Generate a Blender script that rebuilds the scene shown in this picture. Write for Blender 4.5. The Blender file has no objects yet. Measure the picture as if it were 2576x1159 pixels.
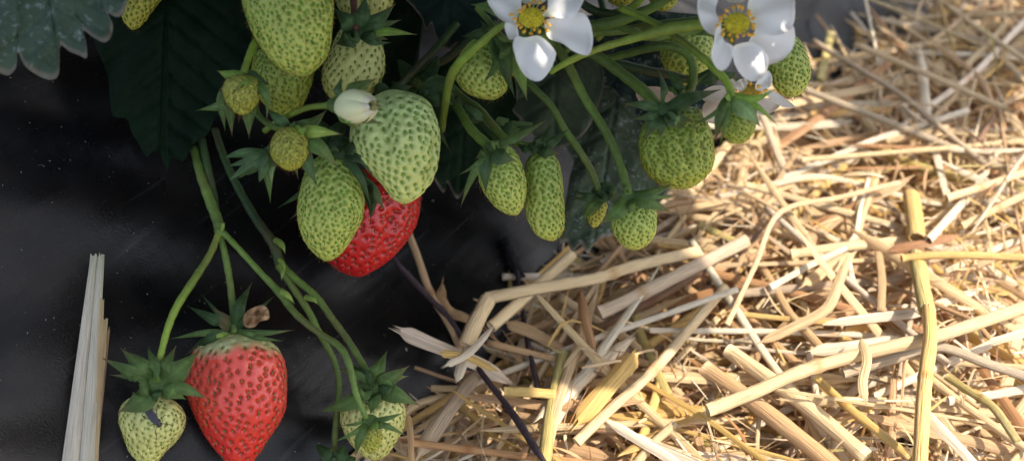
import bpy, math, random
import numpy as np
from mathutils import Vector, kdtree
random.seed(11); RNG = np.random.default_rng(5)
S = 0.01                                   # everything below is thought out in centimetres
scene = bpy.context.scene
COL = scene.collection
# ------------------------------------------------------------------ camera frame
F = 2474.0; PITCH = math.radians(50); CX, CY = 1288.0, 579.5
AX = np.array([1., 0, 0]); AU = np.array([0, math.sin(PITCH), math.cos(PITCH)]); AB = np.array([0, -math.cos(PITCH), math.sin(PITCH)])
CAM = np.array([0, 0, 36 * math.sin(PITCH)])
def P(px, py, d):
    return CAM + d * ((px - CX) / F * AX + (CY - py) / F * AU - AB)
def ground(px, py, z=0.0):
    r = (px - CX) / F * AX + (CY - py) / F * AU - AB
    return CAM + r * (z - CAM[2]) / r[2]
def film_depth(px, py):
    return 1.0 / (.03533 - 6.07e-6 * px + 3.4e-6 * py)
TOSUN = .62 * AX + .50 * AU + .60 * AB
TOSUN = TOSUN / np.linalg.norm(TOSUN)

# ------------------------------------------------------------------ object helpers
def tag(o, label=None, cat=None, group=None, kind=None):
    if label: o['label'] = label
    if cat: o['category'] = cat
    if group: o['group'] = group
    if kind: o['kind'] = kind
    return o
def thing(name, label, cat, loc, group=None):
    o = bpy.data.objects.new(name, None); o.empty_display_size = .005
    COL.objects.link(o); o.location = Vector(np.asarray(loc) * S)
    return tag(o, label, cat, group)
def world_loc(o):
    v = Vector((0, 0, 0))
    while o is not None:
        v = v + o.location; o = o.parent
    return v
def mk(name, V, faces, mat, parent=None, col=None, uv=None, smooth=True, loc=None):
    """V in world cm"""
    V = np.asarray(V, float)
    if parent is not None: org = np.array(world_loc(parent)) ; l = (0, 0, 0)
    else:
        org = (V.mean(0) if loc is None else np.asarray(loc)) * S; l = org
    me = bpy.data.meshes.new(name)
    me.from_pydata((V * S - org).tolist(), [], faces)
    if smooth: me.polygons.foreach_set('use_smooth', np.ones(len(me.polygons), bool))
    if col is not None:
        c = np.asarray(col, float)
        if c.ndim == 1: c = np.tile(c, (len(V), 1))
        a = me.color_attributes.new('Col', 'FLOAT_COLOR', 'POINT')
        a.data.foreach_set('color', np.hstack([c, np.ones((len(V), 1))]).ravel())
    if uv is not None:
        uvl = me.uv_layers.new(name='UVMap')
        idx = np.zeros(len(me.loops), int); me.loops.foreach_get('vertex_index', idx)
        uvl.data.foreach_set('uv', np.asarray(uv, float)[idx].ravel())
    me.materials.append(mat); me.update()
    o = bpy.data.objects.new(name, me); COL.objects.link(o); o.location = l
    if parent is not None: o.parent = parent
    return o
class Acc:
    def __init__(s): s.V = []; s.F = []; s.C = []; s.U = []; s.n = 0
    def add(s, V, Fc, C=None, U=None):
        V = np.asarray(V, float); n = len(V)
        s.V.append(V); s.F += [tuple(i + s.n for i in f) for f in Fc]
        C = np.array([.5, .5, .5]) if C is None else np.asarray(C, float)
        s.C.append(np.tile(C, (n, 1)) if C.ndim == 1 else C)
        s.U.append(np.zeros((n, 2)) if U is None else np.asarray(U, float)); s.n += n
    def build(s, name, mat, parent=None, smooth=True, loc=None):
        return mk(name, np.vstack(s.V), s.F, mat, parent, np.vstack(s.C), np.vstack(s.U), smooth, loc)

# ------------------------------------------------------------------ maths helpers
def unit(v): return v / (np.linalg.norm(v) + 1e-12)
def catmull(pts, n):
    p = np.asarray(pts, float)
    if len(p) == 2:
        t = np.linspace(0, 1, n)[:, None]; return p[0] * (1 - t) + p[1] * t
    q = np.vstack([2 * p[0] - p[1], p, 2 * p[-1] - p[-2]]); out = []
    for t in np.linspace(0, len(p) - 1 - 1e-9, n):
        i = int(t); f = t - i; a, b, c, d = q[i], q[i + 1], q[i + 2], q[i + 3]
        out.append(.5 * ((2 * b) + (-a + c) * f + (2 * a - 5 * b + 4 * c - d) * f * f + (-a + 3 * b - 3 * c + d) * f ** 3))
    return np.array(out)
def catmull_closed(pts, n):
    p = np.asarray(pts, float); m = len(p); out = []
    for t in np.linspace(0, m, n, endpoint=False):
        i = int(t); f = t - i; a, b, c, d = p[(i - 1) % m], p[i % m], p[(i + 1) % m], p[(i + 2) % m]
        out.append(.5 * ((2 * b) + (-a + c) * f + (2 * a - 5 * b + 4 * c - d) * f * f + (-a + 3 * b - 3 * c + d) * f ** 3))
    return np.array(out)
def tube(pts, rad, ns=8, flat=1.0, caps=True, noise=0):
    """pts (n,3) cm, rad scalar or (n,) -> V,F,UV"""
    pts = np.asarray(pts, float); n = len(pts); rad = np.broadcast_to(rad, (n,))
    T = np.gradient(pts, axis=0); T = T / (np.linalg.norm(T, axis=1)[:, None] + 1e-12)
    nr = np.cross(T[0], AB + .01)
    nr = unit(nr); V = []; U = []; L = 0
    ang = np.linspace(0, 2 * math.pi, ns, endpoint=False)
    for i in range(n):
        nr = unit(nr - T[i] * nr.dot(T[i])); b = np.cross(T[i], nr)
        if i: L += np.linalg.norm(pts[i] - pts[i - 1])
        r = rad[i] * (1 + (noise * RNG.normal(size=ns) if noise else 0))
        ring = pts[i] + (np.cos(ang) * r)[:, None] * nr + (np.sin(ang) * r * flat)[:, None] * b
        V.append(ring); U.append(np.stack([ang / 6.283 * 1.0, np.full(ns, L)], 1))
    Fc = [(i * ns + j, i * ns + (j + 1) % ns, (i + 1) * ns + (j + 1) % ns, (i + 1) * ns + j) for i in range(n - 1) for j in range(ns)]
    if caps:
        Fc.append(tuple(range(ns - 1, -1, -1))); Fc.append(tuple((n - 1) * ns + j for j in range(ns)))
    return np.vstack(V), Fc, np.vstack(U)
def ribbon(pts, wid, nrm, cup=0.15, nc=5, twist=0.0, fl=0.0):
    """strip with curved cross-section; wid (n,), nrm = preferred face normal"""
    pts = np.asarray(pts, float); n = len(pts); wid = np.broadcast_to(wid, (n,))
    T = np.gradient(pts, axis=0); T = T / (np.linalg.norm(T, axis=1)[:, None] + 1e-12)
    V = []; U = []; L = 0
    for i in range(n):
        if i: L += np.linalg.norm(pts[i] - pts[i - 1])
        sd = unit(np.cross(T[i], nrm)); nn = np.cross(sd, T[i])
        a = twist * (i / (n - 1) - .5); sd2 = sd * math.cos(a) + nn * math.sin(a); nn2 = np.cross(sd2, T[i])
        for j in range(nc):
            u = 2 * j / (nc - 1) - 1
            V.append(pts[i] + sd2 * u * wid[i] / 2 + nn2 * ((-cup * u * u + fl * math.cos(u * 9)) * wid[i])); U.append((u * wid[i] / 2, L))
    Fc = [(i * nc + j, i * nc + j + 1, (i + 1) * nc + j + 1, (i + 1) * nc + j) for i in range(n - 1) for j in range(nc - 1)]
    return np.array(V), Fc, np.array(U)
def ellipsoid(c, ax, ay, az, nu=8, nv=5):
    V = [c + az]; 
    for i in range(1, nv):
        t = math.pi * i / nv
        for j in range(nu):
            a = 2 * math.pi * j / nu
            V.append(c + ax * math.sin(t) * math.cos(a) + ay * math.sin(t) * math.sin(a) + az * math.cos(t))
    V.append(c - az); Fc = []
    for j in range(nu): Fc.append((0, 1 + j, 1 + (j + 1) % nu))
    for i in range(nv - 2):
        for j in range(nu):
            a = 1 + i * nu; Fc.append((a + j, a + nu + j, a + nu + (j + 1) % nu, a + (j + 1) % nu))
    a = 1 + (nv - 2) * nu
    for j in range(nu): Fc.append((a + j, len(V) - 1, a + (j + 1) % nu))
    return np.array(V), Fc

# ------------------------------------------------------------------ materials
def mat(name, rough=.5, spec=.5, sss=0, transl=0, nscale=300, namt=.25, bump=.0, bscale=600, detail=4, streak=None, coat=0, speck=None, sssr=(.6, .4, .2)):
    m = bpy.data.materials.new(name); m.use_nodes = True; nt = m.node_tree; N = nt.nodes; L = nt.links
    pb = N['Principled BSDF']; out = N['Material Output']
    at = N.new('ShaderNodeAttribute'); at.attribute_name = 'Col'
    tc = N.new('ShaderNodeTexCoord'); src = tc.outputs['Object']
    if streak:
        mp = N.new('ShaderNodeMapping'); mp.inputs['Scale'].default_value = (streak[0], streak[1], 1)
        L.new(tc.outputs['UV'], mp.inputs['Vector']); src = mp.outputs['Vector']
        oi = N.new('ShaderNodeObjectInfo'); ad = N.new('ShaderNodeVectorMath'); ad.operation = 'ADD'
        sc_ = N.new('ShaderNodeMath'); sc_.operation = 'MULTIPLY'; sc_.inputs[1].default_value = 50; L.new(oi.outputs['Random'], sc_.inputs[0])
        L.new(src, ad.inputs[0]); L.new(sc_.outputs[0], ad.inputs[1]); src = ad.outputs[0]; nscale = 1
    nz = N.new('ShaderNodeTexNoise'); nz.inputs['Scale'].default_value = nscale; nz.inputs['Detail'].default_value = detail; nz.inputs['Roughness'].default_value = .6
    L.new(src, nz.inputs['Vector'])
    mr = N.new('ShaderNodeMapRange'); mr.inputs[1].default_value = .25; mr.inputs[2].default_value = .75
    mr.inputs[3].default_value = 1 - namt; mr.inputs[4].default_value = 1 + namt; L.new(nz.outputs['Fac'], mr.inputs[0])
    mx = N.new('ShaderNodeMix'); mx.data_type = 'RGBA'; mx.blend_type = 'MULTIPLY'; mx.inputs[0].default_value = 1
    L.new(at.outputs['Color'], mx.inputs[6]); L.new(mr.outputs[0], mx.inputs[7]); colr = mx.outputs[2]
    if speck:                                     # pale dust specks
        n2 = N.new('ShaderNodeTexNoise'); n2.inputs['Scale'].default_value = speck[0]; n2.inputs['Detail'].default_value = 6; n2.inputs['Roughness'].default_value = .75
        L.new(tc.outputs['Object'], n2.inputs['Vector'])
        m2 = N.new('ShaderNodeMapRange'); m2.inputs[1].default_value = speck[1]; m2.inputs[2].default_value = speck[1] + .12; m2.inputs[4].default_value = speck[2]
        L.new(n2.outputs['Fac'], m2.inputs[0])
        mx2 = N.new('ShaderNodeMix'); mx2.data_type = 'RGBA'; L.new(m2.outputs[0], mx2.inputs[0]); L.new(colr, mx2.inputs[6]); mx2.inputs[7].default_value = (*speck[3], 1); colr = mx2.outputs[2]
    L.new(colr, pb.inputs['Base Color'])
    pb.inputs['Roughness'].default_value = rough; pb.inputs['Specular IOR Level'].default_value = spec
    if coat: pb.inputs['Coat Weight'].default_value = coat; pb.inputs['Coat Roughness'].default_value = .15
    if sss:
        pb.inputs['Subsurface Weight'].default_value = sss; pb.inputs['Subsurface Radius'].default_value = sssr; pb.inputs['Subsurface Scale'].default_value = .003
    if bump:
        b = N.new('ShaderNodeBump'); b.inputs['Strength'].default_value = bump; b.inputs['Distance'].default_value = .0006
        nb = N.new('ShaderNodeTexNoise'); nb.inputs['Scale'].default_value = 1 if streak else bscale; nb.inputs['Detail'].default_value = 3
        L.new(src, nb.inputs['Vector']); L.new(nb.outputs['Fac'], b.inputs['Height']); L.new(b.outputs['Normal'], pb.inputs['Normal'])
    if transl:
        tr = N.new('ShaderNodeBsdfTranslucent'); L.new(colr, tr.inputs['Color'])
        ms = N.new('ShaderNodeMixShader'); ms.inputs[0].default_value = transl
        L.new(pb.outputs[0], ms.inputs[1]); L.new(tr.outputs[0], ms.inputs[2]); L.new(ms.outputs[0], out.inputs['Surface'])
    return m
M_GREEN = mat('unripe_flesh', .42, .5, sss=.05, nscale=250, namt=.14, bump=.25, bscale=900, sssr=(.7, .8, .25))
M_RED = mat('ripe_flesh', .23, .5, sss=.06, nscale=300, namt=.12, bump=.12, bscale=1400, coat=.3, sssr=(1, .2, .1))
M_SEED = mat('seed', .45, .5, nscale=1500, namt=.3)
M_HAIR = mat('style_hair', .7, .2, nscale=1500, namt=.2)
M_SEPAL = mat('sepal', .6, .35, transl=.22, nscale=350, namt=.28, bump=.5, bscale=1100, speck=(2200, .66, .35, (.35, .42, .33)))
M_STEM = mat('stem', .5, .4, sss=.1, nscale=400, namt=.22, bump=.5, bscale=1500, sssr=(.5, .8, .2))
M_LEAF = mat('leaf', .6, .08, transl=.06, nscale=130, namt=.3, bump=.5, bscale=700, speck=(1100, .67, .22, (.30, .34, .32)))
M_DUSTY = mat('dusty_leaf', .8, .12, transl=.05, nscale=140, namt=.25, bump=.9, bscale=420, speck=(420, .55, .7, (.26, .31, .30)))
M_PETAL = mat('petal', .5, .3, transl=.22, nscale=90, namt=.03, bump=.35, bscale=260)
M_ANTHER = mat('anther', .6, .3, nscale=1500, namt=.2)
M_STRAW = mat('straw', .38, .5, transl=.0, streak=(34, 1.0), namt=.30, bump=.9)
M_FLAT = mat('straw_strip', .45, .45, transl=.22, streak=(30, .7), namt=.34, bump=.9)
M_TWIG = mat('twig', .7, .3, nscale=300, namt=.4, bump=1, bscale=700)
M_FLY = mat('fly_body', .35, .5, nscale=2000, namt=.4)
M_DRY = mat('dry_petal', .8, .2, transl=.2, nscale=350, namt=.35, bump=1, bscale=500)

def film_material():
    m = bpy.data.materials.new('mulch_film'); m.use_nodes = True; nt = m.node_tree; N = nt.nodes; L = nt.links; pb = N['Principled BSDF']
    tc = N.new('ShaderNodeTexCoord')
    def noise(scale, mapscale=(1, 1, 1), rot=0, detail=4, rough=.5):
        mp = N.new('ShaderNodeMapping'); mp.inputs['Scale'].default_value = mapscale; mp.inputs['Rotation'].default_value = (0, 0, rot)
        L.new(tc.outputs['UV'], mp.inputs['Vector'])
        n = N.new('ShaderNodeTexNoise'); n.inputs['Scale'].default_value = scale; n.inputs['Detail'].default_value = detail; n.inputs['Roughness'].default_value = rough
        L.new(mp.outputs[0], n.inputs['Vector']); return n.outputs['Fac']
    def ramp(v, a, b, lo=0., hi=1.):
        r = N.new('ShaderNodeMapRange'); r.inputs[1].default_value = a; r.inputs[2].default_value = b; r.inputs[3].default_value = lo; r.inputs[4].default_value = hi
        L.new(v, r.inputs[0]); return r.outputs[0]
    def mixc(f, a, b):
        x = N.new('ShaderNodeMix'); x.data_type = 'RGBA'; L.new(f, x.inputs[0])
        if isinstance(a, tuple): x.inputs[6].default_value = (*a, 1)
        else: L.new(a, x.inputs[6])
        x.inputs[7].default_value = (*b, 1); return x.outputs[2]
    dust = ramp(noise(.28, detail=5), .42, .72, 0, .55)
    c = mixc(dust, (.0025, .0025, .003), (.018, .013, .010))
    c = mixc(ramp(noise(9, detail=2, rough=.6), .68, .76, 0, .15), c, (.16, .14, .12))
    c = mixc(ramp(noise(26, detail=2), .71, .77, 0, .35), c, (.34, .33, .31))
    c = mixc(ramp(noise(1.3, (.16, 3.6, 1), .42, detail=4), .63, .72, 0, .09), c, (.18, .18, .21))
    L.new(c, pb.inputs['Base Color'])
    L.new(ramp(noise(.8, detail=4), .3, .7, .22, .34), pb.inputs['Roughness'])
    pb.inputs['Specular IOR Level'].default_value = .27
    b = N.new('ShaderNodeBump'); b.inputs['Strength'].default_value = .35; b.inputs['Distance'].default_value = .0010
    L.new(noise(.8, (.25, 1.5, 1), .35, detail=2), b.inputs['Height'])
    b2 = N.new('ShaderNodeBump'); b2.inputs['Strength'].default_value = .25; b2.inputs['Distance'].default_value = .0002
    L.new(noise(18, detail=4), b2.inputs['Height']); L.new(b.outputs[0], b2.inputs['Normal']); L.new(b2.outputs[0], pb.inputs['Normal'])
    return m
def soil_material():
    m = bpy.data.materials.new('soil'); m.use_nodes = True; nt = m.node_tree; N = nt.nodes; L = nt.links; pb = N['Principled BSDF']
    tc = N.new('ShaderNodeTexCoord'); n = N.new('ShaderNodeTexNoise'); n.inputs['Scale'].default_value = 40; n.inputs['Detail'].default_value = 8
    L.new(tc.outputs['Object'], n.inputs['Vector']); r = N.new('ShaderNodeValToRGB')
    r.color_ramp.elements[0].color = (.03, .018, .011, 1); r.color_ramp.elements[1].color = (.14, .085, .05, 1); L.new(n.outputs['Fac'], r.inputs[0]); L.new(r.outputs[0], pb.inputs['Base Color'])
    b = N.new('ShaderNodeBump'); b.inputs['Distance'].default_value = .01; L.new(n.outputs['Fac'], b.inputs['Height']); L.new(b.outputs[0], pb.inputs['Normal']); pb.inputs['Roughness'].default_value = .95
    return m

# ------------------------------------------------------------------ setting: soil, ridge film
A3, B3, C3 = P(2150, 0, film_depth(2150, 0)), P(1000, 1159, film_depth(1000, 1159)), P(0, 500, film_depth(0, 500))
A3[2] = max(A3[2], -.3)
NF = unit(np.cross(B3 - A3, C3 - A3)); NF = NF if NF[2] > 0 else -NF
EDG = unit(np.array([A3[0] - B3[0], A3[1] - B3[1], 0.]))       # along the foot of the ridge (horizontal)
UPH = np.array([-EDG[1], EDG[0], 0.]);                        # horizontal, towards the ridge
if UPH.dot(C3 - B3) < 0: UPH = -UPH
SLOPE = -(NF.dot(UPH)) / NF[2]
def edge_s(p):                                                 # horizontal distance up the ridge from its foot
    return (np.asarray(p)[..., :2] - B3[:2]) @ UPH[:2]
SCREST = 21.0
def film_z(s):
    s = np.asarray(s, float); z = B3[2] + SLOPE * s
    top = B3[2] + SLOPE * SCREST
    k = 3.0
    return -np.log(np.exp(-z / k) + np.exp(-(top + 0 * z) / k)) * k
print('film slope', SLOPE, 'crest', B3[2] + SLOPE * SCREST, 'C3', C3)
us = np.linspace(-45, 75, 300); ss = np.linspace(-9, 60, 240)
UU, SS = np.meshgrid(us, ss)
ZZ = film_z(SS)
wr = .16 * np.sin(SS * .75 + UU * .20 + 1.2 * np.sin(UU * .13)) + .10 * np.sin(UU * .5 - SS * 1.3 + 2 * np.sin(SS * .21)) + .07 * np.sin(UU * 1.3 + SS * 1.9 + np.sin(UU * .7))
fade = np.clip((SS + 9) / 6, 0, 1)
VV = B3[None, None, :] * np.array([1, 1, 0]) + UU[..., None] * EDG + SS[..., None] * UPH
VV[..., 2] = ZZ + wr * fade * 1.1
nu_, ns_ = len(us), len(ss)
fF = [(j * nu_ + i, j * nu_ + i + 1, (j + 1) * nu_ + i + 1, (j + 1) * nu_ + i) for j in range(ns_ - 1) for i in range(nu_ - 1)]
film = mk('ground_film', VV.reshape(-1, 3), fF, film_material(), uv=np.stack([UU.ravel(), SS.ravel()], 1))
tag(film, 'black plastic mulch film stretched over the planting ridge', kind='structure')
gs = np.concatenate([-np.geomspace(30000, 60, 12), np.linspace(-50, 50, 41), np.geomspace(60, 30000, 12)])
GX, GY = np.meshgrid(gs, gs)
GZ = -3.6 + .25 * np.sin(GX * .9) * np.sin(GY * 1.1)
gv = np.stack([GX, GY, GZ], -1).reshape(-1, 3); k = len(gs)
soil = mk('ground', gv, [(j * k + i, j * k + i + 1, (j + 1) * k + i + 1, (j + 1) * k + i) for j in range(k - 1) for i in range(k - 1)], soil_material())
tag(soil, 'brown soil of the furrow under the straw', kind='structure')

# ------------------------------------------------------------------ berries
PAL = {  # flesh base end, flesh tip end, pit / halo, seed, hair
    'pale':   ((.42, .54, .22), (.58, .61, .18), (.30, .46, .11), (.19, .33, .040), (.14, .12, .03)),
    'cream':  ((.56, .57, .22), (.60, .57, .17), (.44, .49, .12), (.17, .24, .030), (.14, .08, .03)),
    'green':  ((.29, .39, .085), (.48, .51, .095), (.20, .32, .035), (.14, .29, .022), (.20, .12, .03)),
    'dark':   ((.18, .26, .035), (.36, .40, .05), (.13, .21, .015), (.14, .24, .018), (.22, .10, .03)),
    'yellow': ((.36, .36, .05), (.50, .46, .06), (.20, .22, .03), (.15, .22, .02), (.16, .07, .02)),
    'young':  ((.30, .30, .05), (.42, .42, .05), (.16, .18, .02), (.28, .31, .03), (.10, .035, .015)),
    'coral':  ((.76, .095, .060), (.68, .024, .015), (.54, .012, .010), (.22, .15, .02), (.20, .05, .02)),
    'ripe':   ((.60, .014, .014), (.56, .010, .010), (.32, .004, .006), (.20, .12, .02), (.30, .10, .05)),
}
def berry(label, base, tip, prof, d, pal, spx=19, pit=.035, seed=(.085, .062), group='unripe strawberries hanging in the cluster', thick=.9,
          groove=None, dtip=None, hair=.15, res=(110, 150), cat='strawberry', shoulder=None, seedskip=.03, name='strawberry', bend=0.0):
    base = np.array(base, float); tip = np.array(tip, float); ax = tip - base; Lpx = np.linalg.norm(ax); an = ax / Lpx
    pr = np.array([-an[1], an[0]]);
    if pr[0] < 0: pr = -pr                             # towards image right
    dt_ = d if dtip is None else dtip
    tt = np.linspace(0, 1, 201); pf = np.array([(0, 0, 0)] + list(prof) + [(1, 0, 0)], float)
    ws = []
    for c in (1, 2):
        w2 = np.interp(tt, pf[:, 0], pf[:, c] ** 2)
        for _ in range(3): w2 = np.convolve(np.pad(w2, 5, mode='edge'), np.ones(11) / 11, mode='valid')
        w2 = np.clip(w2 - w2[0] * (1 - tt) ** 20 - w2[-1] * tt ** 20, 0, None); ws.append(np.sqrt(w2))
    pxcm = d / F
    def surf(t, ph):
        wl = np.interp(t, tt, ws[0]); wr_ = np.interp(t, tt, ws[1]); c = np.cos(ph); s = np.sin(ph)
        k = (c + 1) / 2; k = k * k * (3 - 2 * k)
        w = wl * (1 - k) + wr_ * k; th = (wl + wr_) / 2 * thick
        g = np.ones_like(t)
        if groove is not None:
            for (gp, gw, gd, t0, t1) in groove:
                dd = (ph - gp + math.pi) % (2 * math.pi) - math.pi
                g = g - gd * np.exp(-(dd / gw) ** 2) * np.clip((t - t0) / .15, 0, 1) * np.clip((t1 - t) / .15, 0, 1)
        x = w * c * g; z = th * s * g
        pp = base[None] + t[:, None] * ax[None] + x[:, None] * pr[None]
        dep = d + (dt_ - d) * t - z * pxcm
        return CAM + dep[:, None] * ((pp[:, 0:1] - CX) / F * AX + (CY - pp[:, 1:2]) / F * AU - AB)
    nt_, np_ = res
    ts = (1 - np.cos(np.linspace(0, math.pi, nt_))) / 2; phs = np.linspace(0, 2 * math.pi, np_, endpoint=False)
    TT, PH = np.meshgrid(ts, phs, indexing='ij'); V = surf(TT.ravel(), PH.ravel()).reshape(nt_, np_, 3)
    # normals
    dP = np.roll(V, -1, 1) - np.roll(V, 1, 1); dT = np.gradient(V, axis=0); Nn = np.cross(dP, dT)
    ln = np.linalg.norm(Nn, axis=2, keepdims=True); Nn = Nn / (ln + 1e-12)
    cen = V.mean(axis=(0, 1)); sgn = np.sign(np.sum(Nn[nt_ // 2] * (V[nt_ // 2] - cen), axis=1).mean()); Nn *= sgn
    Nn[0] = -unit(dt_ * 0 + (P(*tip, dt_) - P(*base, d))); Nn[-1] = -Nn[0]
    # seeds on an area-even spiral
    ring = np.linalg.norm(np.diff(np.concatenate([V, V[:, :1]], 1), axis=1), axis=2).sum(1)
    stp = np.concatenate([[0], np.linalg.norm(np.diff(V.mean(1), axis=0), axis=1)]); area = np.cumsum(ring * np.maximum(stp, 1e-5) * (1 + .35 * ts)); area /= area[-1]
    tot = np.sum(ring * stp) * 1.12; sp = spx * (.97 if pal in ('coral', 'ripe', 'pale') else .94) * pxcm; n = int(tot / (sp * sp * .9))
    kk = (np.arange(n) + .5) / n; st = np.interp(kk, area, ts); sph = (np.arange(n) * 2.399963 + RNG.normal(0, .05, n)) % (2 * math.pi)
    st = np.clip(st + RNG.normal(0, .010, n), 0.0, .995)
    SP = surf(st, sph)
    kd = kdtree.KDTree(n)
    for i, p in enumerate(SP): kd.insert(p, i)
    kd.balance()
    pa = [np.array(c) for c in PAL[pal]]
    red = pal in ('ripe', 'coral'); col = np.zeros((nt_, np_, 3)); disp = np.zeros((nt_, np_))
    ph0 = RNG.random(3) * 6
    for i in range(nt_):
        f = kd.find_n
        for j in range(np_):
            r = f(V[i, j], 2); q = r[0][2] / sp; q2 = r[1][2] / sp
            e = math.exp(-(q / (.21 if red else .26)) ** 2)
            ridge = max(0, 1 - (q2 - q) / .28)          # the raised seams between seeds
            disp[i, j] = -pit * (1.6 if red else 1.25) * e + pit * (.06 if red else .15) * ridge + pit * (.5 if red else .85) * min(q, .62)
            t = ts[i]; k = t * t * (3 - 2 * t)
            c = pa[0] * (1 - k) + pa[1] * k; h = math.exp(-(q / (.24 if red else .22)) ** 2)
            c = c * (1 - h * .6) + pa[2] * h * .6
            if red: c = c * (1 + .04 * ridge) + .012 * ridge
            if shoulder is not None:
                a = min(1, max(0, (shoulder[0] - t + .03 * math.sin(phs[j] * 3 + 1) + .012 * math.sin(phs[j] * 11)) / shoulder[1])); a = a * a * (3 - 2 * a)
                c = c * (1 - a) + np.array(shoulder[2]) * a
            col[i, j] = c
    lump = .012 * np.sin(TT * 17 + 2 * np.sin(PH * 2 + ph0[0]) + ph0[1]) * np.sin(PH * 3 + ph0[2]) * ring.max() / 6.28
    env = np.clip(np.sin(np.pi * TT) * 4, 0, 1)
    V = V + Nn * ((disp + lump) * env)[..., None]
    Fc = [(i * np_ + j, i * np_ + (j + 1) % np_, (i + 1) * np_ + (j + 1) % np_, (i + 1) * np_ + j) for i in range(nt_ - 1) for j in range(np_)]
    if sgn > 0: Fc = [f[::-1] for f in Fc]
    root = thing(name, label, cat, P(*base, d), group)
    mk('flesh', V.reshape(-1, 3), Fc, M_RED if red else M_GREEN, root, col.reshape(-1, 3))
    # seed bodies and their styles
    sa = Acc(); ha = Acc()
    axis = unit(P(*tip, dt_) - P(*base, d))
    e1 = 1e-3; SPt = surf(np.clip(st + e1, 0, 1), sph); SPp = surf(st, sph + e1)
    for i in range(n):
        if st[i] < seedskip: continue
        tv = unit(SPt[i] - SP[i]); nv = unit(np.cross(SPp[i] - SP[i], tv))
        if nv.dot(SP[i] - (P(*base, d) * (1 - st[i]) + P(*tip, dt_) * st[i])) < 0: nv = -nv
        if not np.isfinite(nv).all(): continue
        tv = unit(tv + .25 * RNG.normal(size=3)); tv = unit(tv - nv * nv.dot(tv)); sv = np.cross(nv, tv)
        sc = RNG.uniform(.85, 1.15); l_, w_ = seed[0] * sc * .84, seed[1] * sc * (.72 if red else .80) * RNG.uniform(.85, 1.1)
        c = SP[i] + nv * (-pit * .55 + w_ * .28)
        v, f = ellipsoid(c, sv * w_ / 2 * 1.0, nv * w_ * .42, tv * l_ / 2, 7, 6)
        ax_ = (v - c) @ tv / (l_ / 2); v = v - ((v - c) @ sv)[:, None] * sv * (np.clip(ax_, 0, 1) * .55)[:, None]
        cc = pa[3] * RNG.uniform(.75, 1.25) if not red else (pa[3] if RNG.random() > .3 else np.array((.13, .13, .02))) * RNG.uniform(.7, 1.25)
        sa.add(v, f, cc)
        if hair and RNG.random() < .9:
            L_ = hair * RNG.uniform(.6, 1.25); q0 = c + tv * l_ * .42
            q1 = q0 + tv * L_ * .5 + nv * L_ * RNG.uniform(.05, .35) + sv * RNG.normal() * .12 * L_
            q2_ = q0 + tv * L_ * RNG.uniform(.6, 1) + nv * L_ * RNG.uniform(.1, .7) + sv * RNG.normal() * .35 * L_
            v, f, u = tube(catmull([q0, q1, q2_], 4), [.0055, .0045, .004, .0065], 3, caps=False)
            ha.add(v, f, pa[4] * RNG.uniform(.6, 1.5))
    tag(sa.build('seeds', M_SEED, root), kind='stuff')
    if ha.n: tag(ha.build('styles', M_HAIR, root), kind='stuff')
    return root

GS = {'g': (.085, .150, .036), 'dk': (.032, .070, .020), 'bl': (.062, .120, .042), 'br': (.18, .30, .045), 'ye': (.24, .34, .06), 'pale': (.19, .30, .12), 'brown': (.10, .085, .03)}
def blade(name, p0, p1, p2, w, parent, colr, nrm=None, prof='sepal', cup=.18, tipc=None, n=16, roll=0., mat_=None, uvs=False):
    pts = catmull([p0, p1, p2], n); v = np.linspace(0, 1, n)
    if prof == 'sepal': ww = w * np.clip(np.sin(np.pi * (v * .72 + .27) ** .97), 0, 1) * (1 - v ** 6) + .02 * w
    elif prof == 'strap': ww = w * (1 - v ** 5) * (.8 + .2 * np.sin(v * 3))
    else: ww = w * np.sin(np.pi * (v * .93 + .05)) ** .8
    nn = AB if nrm is None else nrm
    Tm = unit(p2 - p0); nn = unit(nn - Tm * nn.dot(Tm)); sd = np.cross(Tm, nn); nn = nn * math.cos(roll) + sd * math.sin(roll)
    V, Fc, U = ribbon(pts, ww, nn, cup=cup, nc=9, twist=RNG.uniform(-.8, .8))
    # crease on the midrib, wavy rim
    V = V.reshape(n, 9, 3); nrmv = nn
    for j in range(9):
        u = abs(j - 4) / 4
        V[:, j] += nrmv * (w * (.025 * u * np.sin(v * 7 + j * .5) - .035 * (u == 0) + .02 * (u == .5)))[:, None]
    c = np.tile(np.array(colr), (n, 9, 1)).astype(float)
    c[:, 4] *= 1.3; c[:, [0, 8]] = c[:, [0, 8]] * .8 + np.array((.2, .26, .12)) * .2
    if tipc is not None: c = c * (1 - (v ** 8)[:, None, None]) + np.array(tipc) * (v ** 8)[:, None, None]
    return mk(name, V.reshape(-1, 3), Fc, mat_ or M_SEPAL, parent, c.reshape(-1, 3), U)
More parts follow.
